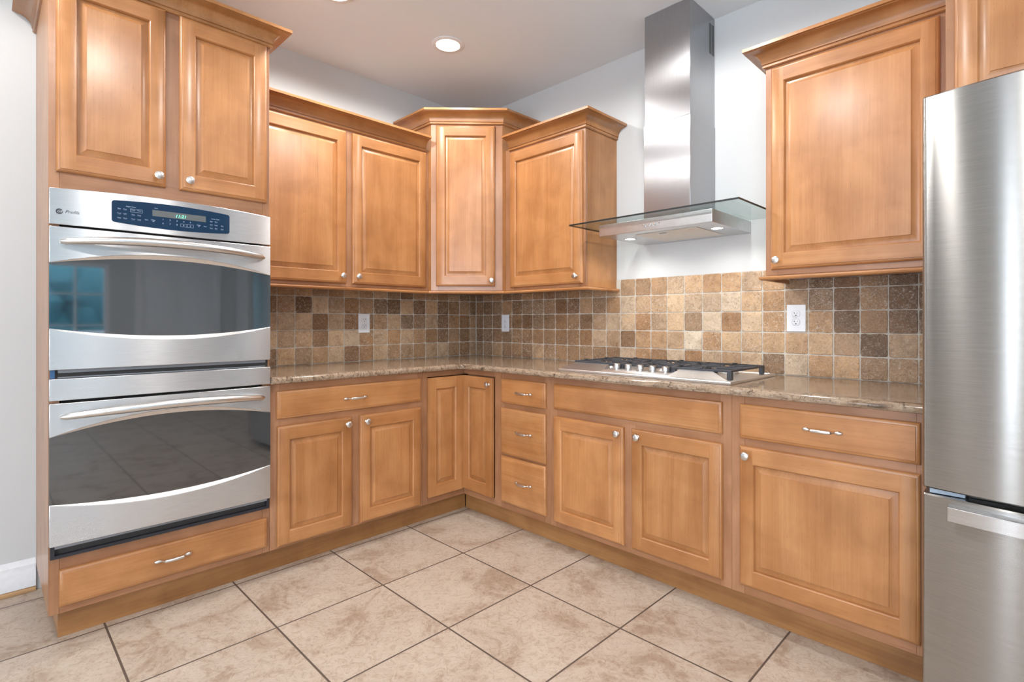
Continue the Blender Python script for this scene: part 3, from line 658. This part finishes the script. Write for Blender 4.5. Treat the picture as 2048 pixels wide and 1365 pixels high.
# ------------------------------------------------------------------ backsplash tiles
LEFT = ["5565564532443523", "3518534216262342", "7773633563352434", "7564774656532435", "3756734654456435"]
RIGHT = ['2442344334445545675666322323', '223423332253576687687553242', '232332333425674574848565242', '233333443336535569576666515', '335343644444375474667375645']  # stone tones; dark refrigerator end also holds shade below the wall cabinet
def splash(name, label, nx, lvl, pitch, first, zrows, length, loc, rz, holes, topfn):
    """local x along the wall, tiles face -y; joints at first+k*pitch"""
    bm_v, bm_f, cols = [], [], []
    edges = [0.012 if first > 0.012 else first]+[first+pitch*k for k in range(nx)]+[length]
    edges = sorted(e for e in edges if e <= length+1e-6)
    g = 0.0020
    for r, (z0, z1) in enumerate(zrows):
        row = lvl[len(zrows)-1-r] if len(lvl) == len(zrows) else lvl[-1-r]
        for c in range(len(edges)-1):
            x0, x1 = edges[c]+g, edges[c+1]-g; za, zb_ = z0+g, z1-g
            zb_ = min(zb_, topfn((x0+x1)/2))
            if zb_-za < 0.012 or x1-x0 < 0.006: continue
            lv = int(row[min(c, len(row)-1)])/9.0
            rndc = (min(1, max(0, lv+random.uniform(-.04, .04))), random.random(), 0.35+0.65*random.random())
            n = 7; ring = []
            def jig(): return random.uniform(-0.0013, 0.0009)
            for k in range(n): t_ = k/n; ring.append((x0+(x1-x0)*t_, za+jig()))
            for k in range(n): t_ = k/n; ring.append((x1+jig(), za+(zb_-za)*t_))
            for k in range(n): t_ = k/n; ring.append((x1-(x1-x0)*t_, zb_+jig()))
            for k in range(n): t_ = k/n; ring.append((x0+jig(), zb_-(zb_-za)*t_))
            cxm, czm = (x0+x1)/2, (za+zb_)/2
            # knock the corners off
            rad = 0.006; out = []
            for (x, z) in ring:
                dx, dz = min(x-x0, x1-x), min(z-za, zb_-z)
                if dx < rad and dz < rad:
                    f = (rad-dx)*(rad-dz)/(rad*rad); x += (cxm-x)/abs(cxm-x+1e-9)*0.0018*f; z += (czm-z)/abs(czm-z+1e-9)*0.0018*f
                out.append((x, z))
            th = 0.0095+random.uniform(-0.0008, 0.0008); i = len(bm_v)
            for inset, y in ((0.0, -0.002), (0.0, -th+0.002), (0.0010, -th+0.0007), (0.0028, -th)):
                for (x, z) in out:
                    dx, dz = cxm-x, czm-z; l_ = math.hypot(dx, dz)+1e-9
                    bm_v.append((x+dx/l_*inset, y, z+dz/l_*inset))
            m_ = len(out)
            for a in range(3):
                for k in range(m_):
                    bm_f.append((i+a*m_+k, i+a*m_+(k+1) % m_, i+(a+1)*m_+(k+1) % m_, i+(a+1)*m_+k)); cols.append(rndc)
            bm_f.append(tuple(i+3*m_+k for k in range(m_))); cols.append(rndc)
    me = bpy.data.meshes.new(name); ntile = len(bm_f)
    # grout bed
    i = len(bm_v); za = zrows[0][0]
    segs = sorted(set([0.0, length]+[h for h in holes])); gf = []
    for a, c in zip(segs, segs[1:]):
        zt_ = topfn((a+c)/2); j = len(bm_v)
        bm_v += [(a, 0, za), (c, 0, za), (c, 0, zt_), (a, 0, zt_), (a, -0.0068, za), (c, -0.0068, za), (c, -0.0068, zt_), (a, -0.0068, zt_)]
        for q_ in ((4, 5, 6, 7), (0, 3, 2, 1), (3, 7, 6, 2), (0, 1, 5, 4), (0, 4, 7, 3), (1, 2, 6, 5)): bm_f.append(tuple(j+k for k in q_)); cols.append((0.5, 0, 0))
    me.from_pydata(bm_v, [], bm_f); me.materials.append(TILE); me.materials.append(GROUT)
    ca = me.color_attributes.new('stone', 'FLOAT_COLOR', 'CORNER'); li = 0
    for p, c in zip(me.polygons, cols):
        p.material_index = 0 if p.index < ntile else 1
        for k in p.loop_indices: ca.data[k].color = (*c, 1)
    o = bpy.data.objects.new(name, me); COL.objects.link(o); o.location = loc; o.rotation_euler = (0, 0, rz)
    tag(o, label, 'backsplash')
    return o
ZR = [(0.9155+0.1015*k, 0.9155+0.1015*(k+1)) for k in range(5)]
# left wall: local x=0 at y=-1.742; joints at y=-0.070-0.1012k
Yl = -1.742; yj = -0.070-0.1012*16; 
splash('tile_backsplash', 'tumbled travertine tile backsplash on the left wall, between oven cabinet and corner', 17,
       ["5"+r for r in LEFT] if False else ["45"+r for r in LEFT], 0.1012, yj-Yl, ZR, -Yl-0.0105, (0.0006, Yl, 0), RZL, [], lambda x: 1.3685)
splash('tile_backsplash', 'tumbled travertine tile backsplash on the right wall, behind the cooktop', 28, RIGHT, 0.1047, 0.0965-0.0, ZR, 2.932, (0, -0.0006, 0), 0, [1.3225, 2.3145],
       lambda x: 1.4225 if 1.3225 < x < 2.3145 else 1.3685)

# ------------------------------------------------------------------ outlets
def outlet(label, loc, rz, w=0.0795, h=0.123):
    t = thing('wall_outlet', label, 'outlet', loc, rz, None)
    b = MB(); b.box((-w/2, -0.0055, -h/2), (w/2, 0, h/2), PLATE); b.build('cover_plate', t, bev=0.0025, seg=3)
    for s in (-1, 1):
        zc = s*0.0195; rows = []
        for y, k in ((-0.0056, 1.0), (-0.0072, 1.0), (-0.0078, 0.93)):
            rows.append([(0.0172*k*math.cos(a), y, zc+max(-0.0138, min(0.0138, 0.0172*math.sin(a)))*k) for a in [2*PI*j/32 for j in range(32)]])
        bb = MB(); bb.grid(rows, PLATE, False, closed_u=True); bb.face(rows[-1], PLATE)
        rc = bb.build('receptacle', t)
        sl = MB(); sl.box((-0.0072, -0.0080, zc+0.0005), (-0.0052, -0.0076, zc+0.0085), SLOT); sl.box((0.0052, -0.0080, zc+0.0015), (0.0070, -0.0076, zc+0.0080), SLOT)
        sl.lathe([(0.0028, 0.0076), (0.0028, 0.0080)], SLOT, '-y', (0, 0, zc-0.0065), 12)
        if w > 0.08: sl.box((-0.0112, -0.0080, zc+0.0040), (-0.0072, -0.0076, zc+0.0056), SLOT)
        sl.build('slots', rc)
        bb = MB(); rr_ = []
        for k_ in (1.0, 1.045): rr_.append([(0.0176*k_*math.cos(a), -0.00575, zc+max(-0.0142, min(0.0142, 0.0176*math.sin(a)))*k_) for a in [2*PI*j/32 for j in range(32)]])
        bb.grid(rr_, GREYTRIM, False, closed_u=True); bb.build('outline', rc)
    sc_ = MB(); sc_.lathe([(0.0026, 0.0050), (0.0026, 0.0064)], SATIN, '-y', (0, 0, 0), 12); sc_.build('screw', t)
    return t
outlet('white electrical outlet on the left wall tiles', (0.0103, -0.950, 1.159), RZL)
outlet('white electrical outlet on the right wall tiles, nearest the corner', (0.346, -0.0103, 1.158), 0)
outlet('white electrical outlet on the tiles below the broad wall cabinet', (2.348, -0.0103, 1.1865), 0, 0.084, 0.127)

# ------------------------------------------------------------------ double wall oven
OW = 0.746; oven = thing('double_wall_oven', 'stainless steel double wall oven with dark arched windows and bow handles', 'oven', (0.61, -2.492, 0), RZL)
def tt(x): return (2*x/OW-1)
def bowy(x, base=0.0): return -0.024-0.007*(1-tt(x)**2)+base
def plate(zb_, zt_, mat, name, parent, yb=-0.001, n=40, x0=0.0, x1=OW, off=0.0, bev=0.0016):
    """curved sheet between z curves, bowed front"""
    b = MB(); F, B = [], []
    xs = [x0+(x1-x0)*k/n for k in range(n+1)]
    f0 = [(x, bowy(x, off), zb_(x)) for x in xs]; f1 = [(x, bowy(x, off), zt_(x)) for x in xs]
    b0 = [(x, yb, zb_(x)) for x in xs]; b1 = [(x, yb, zt_(x)) for x in xs]
    b.grid([f0, f1], mat, True); b.grid([b0, b1], mat, False); b.grid([f0, b0], mat, False); b.grid([f1, b1], mat, False)
    b.face([f0[0], f1[0], b1[0], b0[0]], mat); b.face([f0[-1], f1[-1], b1[-1], b0[-1]], mat)
    return b.build(name, parent, bev=bev, seg=2)
def arc(z_end, z_mid): return lambda x: z_end+(z_mid-z_end)*(1-tt(x)**2)
K = lambda z: (lambda x: z)
b = MB(); b.box((0.035, 0.021, 0.345), (OW-0.035, 0.575, 1.632), CAVITY); b.build('chassis', oven)
panel = plate(K(1.5195), arc(1.6475, 1.662), ST, 'control_panel', oven)
# glass fascia (bulging both ways between its ends)
def fascia():
    xa, xb = 0.174, 0.575; xs = [xa+(xb-xa)*k/30 for k in range(31)]; b = MB()
    def u(x): return (2*(x-xa)/(xb-xa)-1)
    def rc(x, lo, hi): # rounded ends
        e = min(x-xa, xb-x); r = 0.008
        return (r-math.sqrt(max(0, r*r-(r-e)**2))) if e < r else 0
    xs = [xa, xa+0.0006, xa+0.002, xa+0.004, xa+0.008]+[xa+0.008+(xb-xa-0.016)*k/28 for k in range(1, 28)]+[xb-0.008, xb-0.004, xb-0.002, xb-0.0006, xb]
    lo = [1.5505-0.0105*(1-u(x)**2)+rc(x, 0, 0) for x in xs]; hi = [1.630+0.010*(1-u(x)**2)-rc(x, 0, 0) for x in xs]
    f0 = [(x, bowy(x)-0.0022, z) for x, z in zip(xs, lo)]; f1 = [(x, bowy(x)-0.0022, z) for x, z in zip(xs, hi)]
    g0 = [(x, bowy(x)+0.001, z) for x, z in zip(xs, lo)]; g1 = [(x, bowy(x)+0.001, z) for x, z in zip(xs, hi)]
    b.grid([f0, f1], CG, True); b.grid([f0, g0], CG, False); b.grid([f1, g1], CG, False)
    return b.build('control_fascia', panel)
fas = fascia(); yy = bowy(OW/2)-0.0026
b = MB(); xs = [0.300+0.185*k/12 for k in range(13)]; b.grid([[(x, bowy(x)-0.0026, 1.588) for x in xs], [(x, bowy(x)-0.0026, 1.612) for x in xs]], DIRT, True); b.build('display_window', fas)
text_mesh([('11:21', 0.395, 1.5925, 0.0175, 0.2)], CLOCK, 'clock_digits', fas, (0, yy-0.0003, 0), 0.0004)
it = [('Upper Oven', 0.232, 1.611, 0.0060, 0), ('Lower Oven', 0.520, 1.603, 0.0060, 0), ('Timer', 0.312, 1.618, 0.0045, 0)]
words = [['Convection', 'Bake', 'Self'], ['Bake', 'Broil', 'Proof'], ['Warm', 'Time', 'Cook'], ['Oven', 'Light', 'Clean'], ['Start', 'Delay', 'Roast']]
for ci, x in enumerate((0.196, 0.214, 0.239, 0.258)):
    for ri, z in enumerate((1.600, 1.582, 1.565)): it += [(words[ri+ci % 3][0] if False else ['Bake', 'Broil', 'Roast', 'Warm'][ci] if ri == 0 else ['Proof', 'Light', 'Time', 'Delay'][ci] if ri == 1 else ['Clean', 'Clock', 'Timer', 'Cook'][ci], x, z, 0.0052, 0), ('_____', x, z-0.0025, 0.0040, 0)]
for ci, x in enumerate((0.505, 0.523, 0.546)):
    for ri, z in enumerate((1.592, 1.578, 1.564)):
        if ci == 2 and ri == 0: continue
        it += [(['Bake', 'Broil', 'Roast'][(ci+ri) % 3], x, z, 0.0050, 0), ('_____', x, z-0.0025, 0.0040, 0)]
it += [('Start', 0.281, 1.568, 0.0056, 0), ('Clear', 0.303, 1.570, 0.0064, 0), ('Off', 0.303, 1.5645, 0.0050, 0), ('Clear', 0.459, 1.570, 0.0064, 0), ('Off', 0.459, 1.5645, 0.0050, 0), ('Start', 0.482, 1.568, 0.0056, 0)]
for k in range(10): it.append((str((k+1) % 10), 0.335+0.0235*(k % 5), 1.576-0.0155*(k//5), 0.0085, 0))
text_mesh(it, LETTER, 'panel_lettering', fas, (0, yy-0.0001, 0), 0.0003)
for xa, xb, za, zb_ in ((0.3945, 0.4168, 1.5575, 1.5700), (0.4174, 0.4400, 1.5575, 1.5700), (0.2300, 0.2680, 1.5930, 1.6060)):
    t_ = 0.0006; b = MB()
    for (p0, p1, q0, q1) in ((xa, xb, za, za+t_), (xa, xb, zb_-t_, zb_), (xa, xa+t_, za, zb_), (xb-t_, xb, za, zb_)): b.box((p0, yy-0.0004, q0), (p1, yy, q1), LETTER)
    b.build('key_outline', fas)
# round monogram and script name
yl = bowy(0.05)-0.0003
b = MB(); b.lathe([(0.0098, 0.0), (0.0098, 0.0006)], INK, '-y', (0.0270, yl, 1.5665), 32)
em = b.build('round_emblem', panel)
text_mesh([('GE', 0.0268, 1.5622, 0.0125, 0.5)], ST, 'monogram', em, (0, yl-0.0008, 0), 0.0004)
text_mesh([('Profile', 0.0620, 1.5625, 0.0155, 0.35)], INK, 'brand_lettering', panel, (0, bowy(0.062)-0.0004, 0), 0.0004)
def oven_door(z0, z1, wt, wb, hz, hoff):
    """wt, wb: (z at the ends, z at the middle) of the steel edges above and below the window"""
    d = bpy.data.objects.new('oven_door', None); COL.objects.link(d); d.parent = oven
    up = plate(arc(*wt), K(z1), ST, 'upper_panel', d); lo = plate(K(z0), arc(*wb), ST, 'lower_panel', d)
    # crescent bezels sloping in to the glass
    b = MB(); xs = [OW*k/40 for k in range(41)]
    for sgn, (ze, zm) in ((-1, wt), (1, wb)):
        a_ = arc(ze, zm); rows = [[(x, bowy(x)+0.0005, a_(x)) for x in xs], [(x, bowy(x)+0.0090*(1-tt(x)**2)+0.0012, a_(x)+sgn*0.0165*(1-tt(x)**2)) for x in xs]]
        b.grid(rows, PANST, True)
    b.build('window_bezel', d)
    gl_ = MB(); za, zb2 = arc(wb[0]-0.004, wb[1]+0.008), arc(wt[0]+0.004, wt[1]-0.008)
    rows = [[(x, bowy(x)+0.0025+0.0075*(1-tt(x)**2), za(x)+(zb2(x)-za(x))*s/4) for x in xs] for s in range(5)]
    gl_.grid(rows, OG, True)
    rows2 = [[(p[0], -0.001, p[2]) for p in r] for r in (rows[0], rows[-1])]
    gl_.grid([rows[0], rows2[0]], OG, False); gl_.grid([rows[-1], rows2[1]], OG, False); gl_.grid(rows2, OG, False)
    gl_.face([rows[0][0], rows[-1][0], rows2[1][0], rows2[0][0]], OG); gl_.face([rows[0][-1], rows[-1][-1], rows2[1][-1], rows2[0][-1]], OG)
    gl_.build('oven_window', d)
    # bow handle
    n = 48; pts = []; rad = []
    for k in range(n+1):
        s = -1+2*k/n; x = 0.029+(OW-0.058)*(k/n)
        out = 0.048*(1-abs(s)**3.0)+0.005; pts.append((x, bowy(x)-out, hz+hoff*(1-s*s))); rad.append((0.0115+0.0055*(1-s*s))*min(1, 0.6+1.6*(1-abs(s))/0.06) if 0 < k < n else 0.006)
    b = MB(); b.tube(pts, rad, SATIN, 16, 1.0); b.build('handle', d)
    return d
oven_door(0.9965, 1.5120, (1.380, 1.434), (1.146, 1.098), 1.459, 0.018)
plate(K(0.886), K(0.9640), ST, 'middle_trim', oven)
oven_door(0.364, 0.8760, (0.755, 0.817), (0.516, 0.468), 0.827, 0.018)
# dark vent between the doors
b = MB(); b.box((0.006, -0.004, 0.9655), (OW-0.006, 0.0185, 0.9955), CAVITY); b.box((0.024, -0.013, 0.9655), (OW-0.02, -0.0042, 0.9700), GREYTRIM); b.box((0.024, -0.016, 0.9845), (OW-0.02, -0.0042, 0.9955), GREYTRIM)
b.box((0.003, -0.012, 0.9655), (0.016, -0.0042, 0.9955), plain('blue_bracket', (0.03, 0.10, 0.22), 0.5)); b.build('upper_vent', oven)
# lower vent: black channel with an open mouth
b = MB(); b.box((0.003, -0.018, 0.3175), (OW-0.004, -0.001, 0.3290), BLACK); b.box((0.003, -0.018, 0.3290), (0.0145, -0.001, 0.3625), BLACK); b.box((OW-0.0155, -0.018, 0.3290), (OW-0.004, -0.001, 0.3625), BLACK)
b.box((0.0147, -0.002, 0.3292), (OW-0.0157, -0.001, 0.3625), CAVITY); b.box((0.0147, -0.024, 0.3550), (OW-0.0157, -0.0022, 0.3635), GREYTRIM)
b.build('lower_vent', oven)

# ------------------------------------------------------------------ range hood
HX0, HX1 = 1.512, 2.131
hood = thing('range_hood', 'stainless steel chimney range hood with clear glass canopy above the cooktop', 'range hood', (0, 0, 0), 0)
b = MB()
x0, x1, y0, y1, z0, z1 = HX0, HX1, -0.432, -0.001, 1.6125, 1.6710
b.box((x0, y0, z0), (x1, y1, z1), HOODST); b.build('body', hood, bev=0.0015)
b = MB(); b.box((1.70, -0.262, 1.6712), (1.93, -0.002, 1.6775), HOODST); b.build('collar', hood)
b = MB(); b.box((1.3655, -0.4985, 1.6780), (2.2775, -0.0025, 1.6855), HG)
gl_ = b.build('glass_canopy', hood)
b = MB(); e = 0.0015
b.box((1.364, -0.500, 1.6778), (2.279, -0.4985, 1.6857), GEDGE); b.box((1.364, -0.4985, 1.6778), (1.3655, -0.002, 1.6857), GEDGE); b.box((2.2775, -0.4985, 1.6778), (2.279, -0.002, 1.6857), GEDGE)
b.build('polished_edge', gl_)
b = MB(); b.box((1.682, -0.273, 1.6862), (1.944, -0.001, 2.186), STV); lowc = b.build('chimney_lower', hood, (0, 0, 0), bev=0.0015)
b = MB(); b.box((1.685, -0.270, 2.1862), (1.941, -0.001, CEILZ-0.001), STV); upc = b.build('chimney_upper', hood, bev=0.0015)
b = MB()
for c0 in (-0.064, -0.033):
    for k in range(24): z = 2.560+k*0.0066; b.box((1.9411, c0, z), (1.9416, c0+0.024, z+0.0034), SLOT)
b.build('vent_slots', upc)
b = MB(); b.box((1.690, -0.362, 1.6095), (2.020, -0.066, 1.6123), FILT); fl_ = b.build('grease_filter', hood, bev=0.0008)
b = MB(); b.box((1.795, -0.345, 1.6080), (1.862, -0.318, 1.6094), HOODST); b.box((1.808, -0.337, 1.6076), (1.848, -0.326, 1.6081), SLOT); b.build('filter_latch', fl_)
for x in (1.588, 2.073):
    b = MB(); rows = []
    for r, h in ((0.0265, 1.6118), (0.0275, 1.6105), (0.0335, 1.6110), (0.0340, 1.6122)): rows.append([(x+r*math.cos(2*PI*k/32), -0.258+r*math.sin(2*PI*k/32), h) for k in range(32)])
    b.grid(rows, CHROME, True, closed_u=True); lr = b.build('lamp_ring', hood)
    b = MB(); b.lathe([(0.0265, 1.6112), (0.0265, 1.6122)], HLAMP, 'z', (x, -0.258, 0), 32); b.build('lamp_lens', lr)
    l = bpy.data.lights.new('hood_lamp_beam', 'SPOT'); l.energy = 7.0; l.color = (1.0, 0.97, 0.93); l.spot_size = math.radians(165); l.spot_blend = 0.5; l.shadow_soft_size = 0.012
    lo = bpy.data.objects.new('hood_lamp_beam', l); COL.objects.link(lo); lo.parent = lr; lo.location = (x, -0.258, 1.607)
for k in range(4):
    b = MB(); b.lathe([(0.0062, 0.0), (0.0062, 0.003), (0.0048, 0.006), (0.0045, 0.010), (0.001, 0.0105)], CHROME, '-y', n=16); b.build('push_button', hood, (1.784+0.0205*k, -0.4322, 1.6365))
b = MB(); b.lathe([(0.0022, 0.0), (0.0022, 0.001)], SLOT, '-y', n=10); b.build('indicator', hood, (1.8665, -0.4322, 1.641))

# ------------------------------------------------------------------ cooktop
ct = thing('gas_cooktop', 'stainless steel five burner gas cooktop set into the granite countertop', 'cooktop', (0, 0, 0.9152), 0)
cx0, cx1, cy0, cy1 = 1.366, 2.284, -0.593, -0.098
b = MB()   # pan with raised rim and sunken floor
def rr(ins, z): return [(cx0+ins, cy0+ins, z), (cx1-ins, cy0+ins, z), (cx1-ins, cy1-ins, z), (cx0+ins, cy1-ins, z)]
lp = [rr(0.001, 0.0), rr(0.0, 0.004), rr(0.0, 0.0105), rr(0.003, 0.0135), rr(0.016, 0.0145), rr(0.022, 0.0085), rr(0.06, 0.0080)]
b.face(lp[0][::-1], PANST)
for a, c in zip(lp, lp[1:]):
    for k in range(4): b.face([a[k], a[(k+1) % 4], c[(k+1) % 4], c[k]], PANST)
b.face(lp[-1], PANST); pan = b.build('pan', ct, bev=0.0012)
b = MB()   # sloped apron in front, with a lower shelf for the knobs
def wedge(xa, xb, xa_t, xb_t, zt=0.042):
    f0, f1 = (xa, cy0+0.006, 0.0145), (xb, cy0+0.006, 0.0145); t0, t1 = (xa_t, -0.500, zt), (xb_t, -0.500, zt); r0, r1 = (xa_t, -0.478, 0.0085), (xb_t, -0.478, 0.0085)
    b.face([f0, f1, t1, t0], PANST); b.face([t0, t1, r1, r0], PANST); b.face([f0, t0, r0], PANST); b.face([f1, r1, t1], PANST); b.face([f0, r0, r1, f1], PANST)
wedge(1.376, 1.640, 1.412, 1.622); wedge(1.990, 2.272, 2.010, 2.165)
s0 = [(1.622, cy0+0.006, 0.0145), (1.640, -0.578, 0.0200), (1.640, -0.500, 0.0260), (1.622, -0.478, 0.0085)]; s1 = [(2.010, cy0+0.006, 0.0145), (1.990, -0.578, 0.0200), (1.990, -0.500, 0.0260), (2.010, -0.478, 0.0085)]
b.grid([s0, s1], PANST, False); b.face(s0, PANST); b.face(s1[::-1], PANST)
b.build('front_apron', ct)
for k in range(5):
    b = MB(); b.lathe([(0.0195, 0.0), (0.0195, 0.0015), (0.0140, 0.0030), (0.0140, 0.0060), (0.0165, 0.0080), (0.0168, 0.0240), (0.0155, 0.0262), (0.0005, 0.0265)], SATIN, 'z', n=24)
    kb = b.build('control_knob', ct, (1.686+0.0665*k, -0.522, 0.0238)); b = MB(); b.box((-0.0035, -0.0150, 0.0262), (0.0035, 0.0150, 0.0290), SATIN); b.build('grip', kb, bev=0.001)
burn = [(1.545, -0.385, .036), (1.545, -0.195, .030), (1.825, -0.290, .048), (2.105, -0.385, .030), (2.105, -0.195, .036)]
for x, y, r in burn:
    b = MB(); b.lathe([(r*1.25, 0.0), (r*1.25, 0.004), (r*1.05, 0.010), (r, 0.016), (r*0.98, 0.0165)], PANST, n=28); bb = b.build('burner', ct, (x, y, 0.0085))
    b = MB(); b.lathe([(r*0.9, 0.0165), (r*0.95, 0.018), (r*0.93, 0.0225), (r*0.8, 0.0245), (0.0005, 0.0250)], IRON, n=28); b.build('burner_cap', bb)
def grate(xa, xb, ya=-0.498, yb=-0.130):
    g = MB(); zt, th, wd = 0.051, 0.009, 0.0085
    def bar(x0, y0_, x1_, y1_, z0=zt-th, z1=zt, w_=wd):
        p, q_ = Vector((x0, y0_)), Vector((x1_, y1_)); d = (q_-p).normalized(); n_ = Vector((-d.y, d.x))*w_/2
        i = len(g.v); P4 = [p-n_, q_-n_, q_+n_, p+n_]
        for z in (z0, z1): g.v += [(v.x, v.y, z) for v in P4]
        for f_ in ((0, 3, 2, 1), (4, 5, 6, 7), (0, 1, 5, 4), (1, 2, 6, 5), (2, 3, 7, 6), (3, 0, 4, 7)): g.f.append(tuple(i+k for k in f_)); g.m.append(g.mi(IRON)); g.sm.append(False)
    h = wd/2
    bar(xa, ya+h, xb, ya+h); bar(xa, yb-h, xb, yb-h); bar(xa+h, ya+wd, xa+h, yb-wd); bar(xb-h, ya+wd, xb-h, yb-wd)
    xm, ym = (xa+xb)/2, (ya+yb)/2
    bar(xa+wd, ym, xb-wd, ym)
    for yc in ((ya+ym)/2, (yb+ym)/2):
        bar(xa+wd, yc, xm-0.035, yc, zt-th, zt+0.001); bar(xm+0.035, yc, xb-wd, yc, zt-th, zt+0.001)
        bar(xm-0.060, yc-0.052, xm-0.022, yc-0.020); bar(xm+0.060, yc+0.052, xm+0.022, yc+0.020); bar(xm+0.060, yc-0.052, xm+0.022, yc-0.020); bar(xm-0.060, yc+0.052, xm-0.022, yc+0.020)
    bar(xm, ya+wd, xm, ya+0.060); bar(xm, yb-wd, xm, yb-0.060)
    for x, y in ((xa+0.010, ya+0.010), (xb-0.010, ya+0.010), (xa+0.010, yb-0.010), (xb-0.010, yb-0.010)):
        g.box((x-0.010, y-0.010, 0.0095), (x+0.010, y+0.010, zt-th), IRON)
    # small raised nibs at the ends of the fingers
    for x, y in ((xa+h, (ya+ym)/2), (xb-h, (ya+ym)/2), (xa+h, (yb+ym)/2), (xb-h, (yb+ym)/2), (xm, ya+h), (xm, yb-h)): g.box((x-0.011, y-0.005, zt), (x+0.011, y+0.005, zt+0.004), IRON)
    return g.build('grate', ct, bev=0.0012)
grate(1.402, 1.680); grate(1.684, 1.962); grate(1.966, 2.246)

# ------------------------------------------------------------------ refrigerator
fx0, fx1 = 2.942, 3.772; fw = fx1-fx0; fy = -0.850; bul = 0.049
fr_t = thing('refrigerator', 'brushed stainless steel refrigerator with curved doors and bottom freezer drawer', 'refrigerator', (fx0, fy, 0), 0)
b = MB(); b.box((0.006, 0.075, 0.035), (fw-0.006, 0.80, 1.775), FRBODY); b.box((0.03, 0.10, 0.0005), (fw-0.03, 0.77, 0.035), CAVITY); b.build('cabinet', fr_t, bev=0.004)
def fyf(x): return -bul*(1-(2*x/fw-1)**2)
def curved_door(z0, z1, name):
    b = MB(); n = 48; r = 0.011; xs = []
    prof = []
    for k in range(7): a = (PI/2)*k/6; prof.append((r*(1-math.sin(a)) if False else r-r*math.sin(a), r-r*math.cos(a)))
    # left rounded edge -> front -> right rounded edge
    pts = [(0.0, 0.066)]+[(r-r*math.cos((PI/2)*k/6), r-r*math.sin((PI/2)*k/6)) for k in range(7)]
    left = [(x, y+fyf(r)*(1 if x >= 0 else 0)+0) for x, y in pts]
    left = [(x, (y if y > 0.05 else y+fyf(r))) for x, y in pts]
    mid = [(r+(fw-2*r)*k/n, fyf(r+(fw-2*r)*k/n)) for k in range(1, n)]
    right = [(fw-x, y) for x, y in left[::-1]]
    pl = left+mid+right
    zs = [(z0, 0.004), (z0+0.004, 0.0), (z1-0.004, 0.0), (z1, 0.004)]; rows = []
    for z, ins in zs: rows.append([(min(max(x, ins*0.6), fw-ins*0.6), y+ins if y < 0.05 else y, z) for x, y in pl])
    b.grid(rows, STF, True); b.face(rows[0], STF); b.face(rows[-1][::-1], STF); b.face([rows[0][0], rows[-1][0], rows[-1][-1], rows[0][-1]], STF)
    for i in range(3): pass
    o = b.build(name, fr_t)
    return o
ud = curved_door(0.7115, 1.794, 'door'); ld = curved_door(0.055, 0.6955, 'freezer_drawer')
b = MB(); b.box((0.008, 0.020, 0.697), (0.085, 0.066, 0.710), HINGE); b.build('hinge_cover', fr_t, (0.008, -0.012, 0), bev=0.001)
b = MB(); b.box((0.10, 0.030, 0.6965), (fw-0.02, 0.074, 0.7105), CAVITY); b.build('gasket', fr_t)
b = MB(); n = 30; xs = [0.060+(fw-0.12)*k/n for k in range(n+1)]
hz0, hz1 = 0.642, 0.679
f0 = [(x, fyf(x)-0.030, hz0) for x in xs]; f1 = [(x, fyf(x)-0.030, hz1) for x in xs]; g1 = [(x, fyf(x)+0.0005, hz1+0.002) for x in xs]; g2 = [(x, fyf(x)+0.0005, hz1-0.004) for x in xs]; f2 = [(x, fyf(x)-0.023, hz1-0.004) for x in xs]; f3 = [(x, fyf(x)-0.023, hz0) for x in xs]
for a, c in ((f0, f1), (f1, g1), (g2, f2), (f2, f3), (f3, f0)): b.grid([a, c], ST, False)
for i in (0, -1): b.face([f0[i], f1[i], g1[i], g2[i], f2[i], f3[i]], ST)
b.build('handle', ld, bev=0.0008)
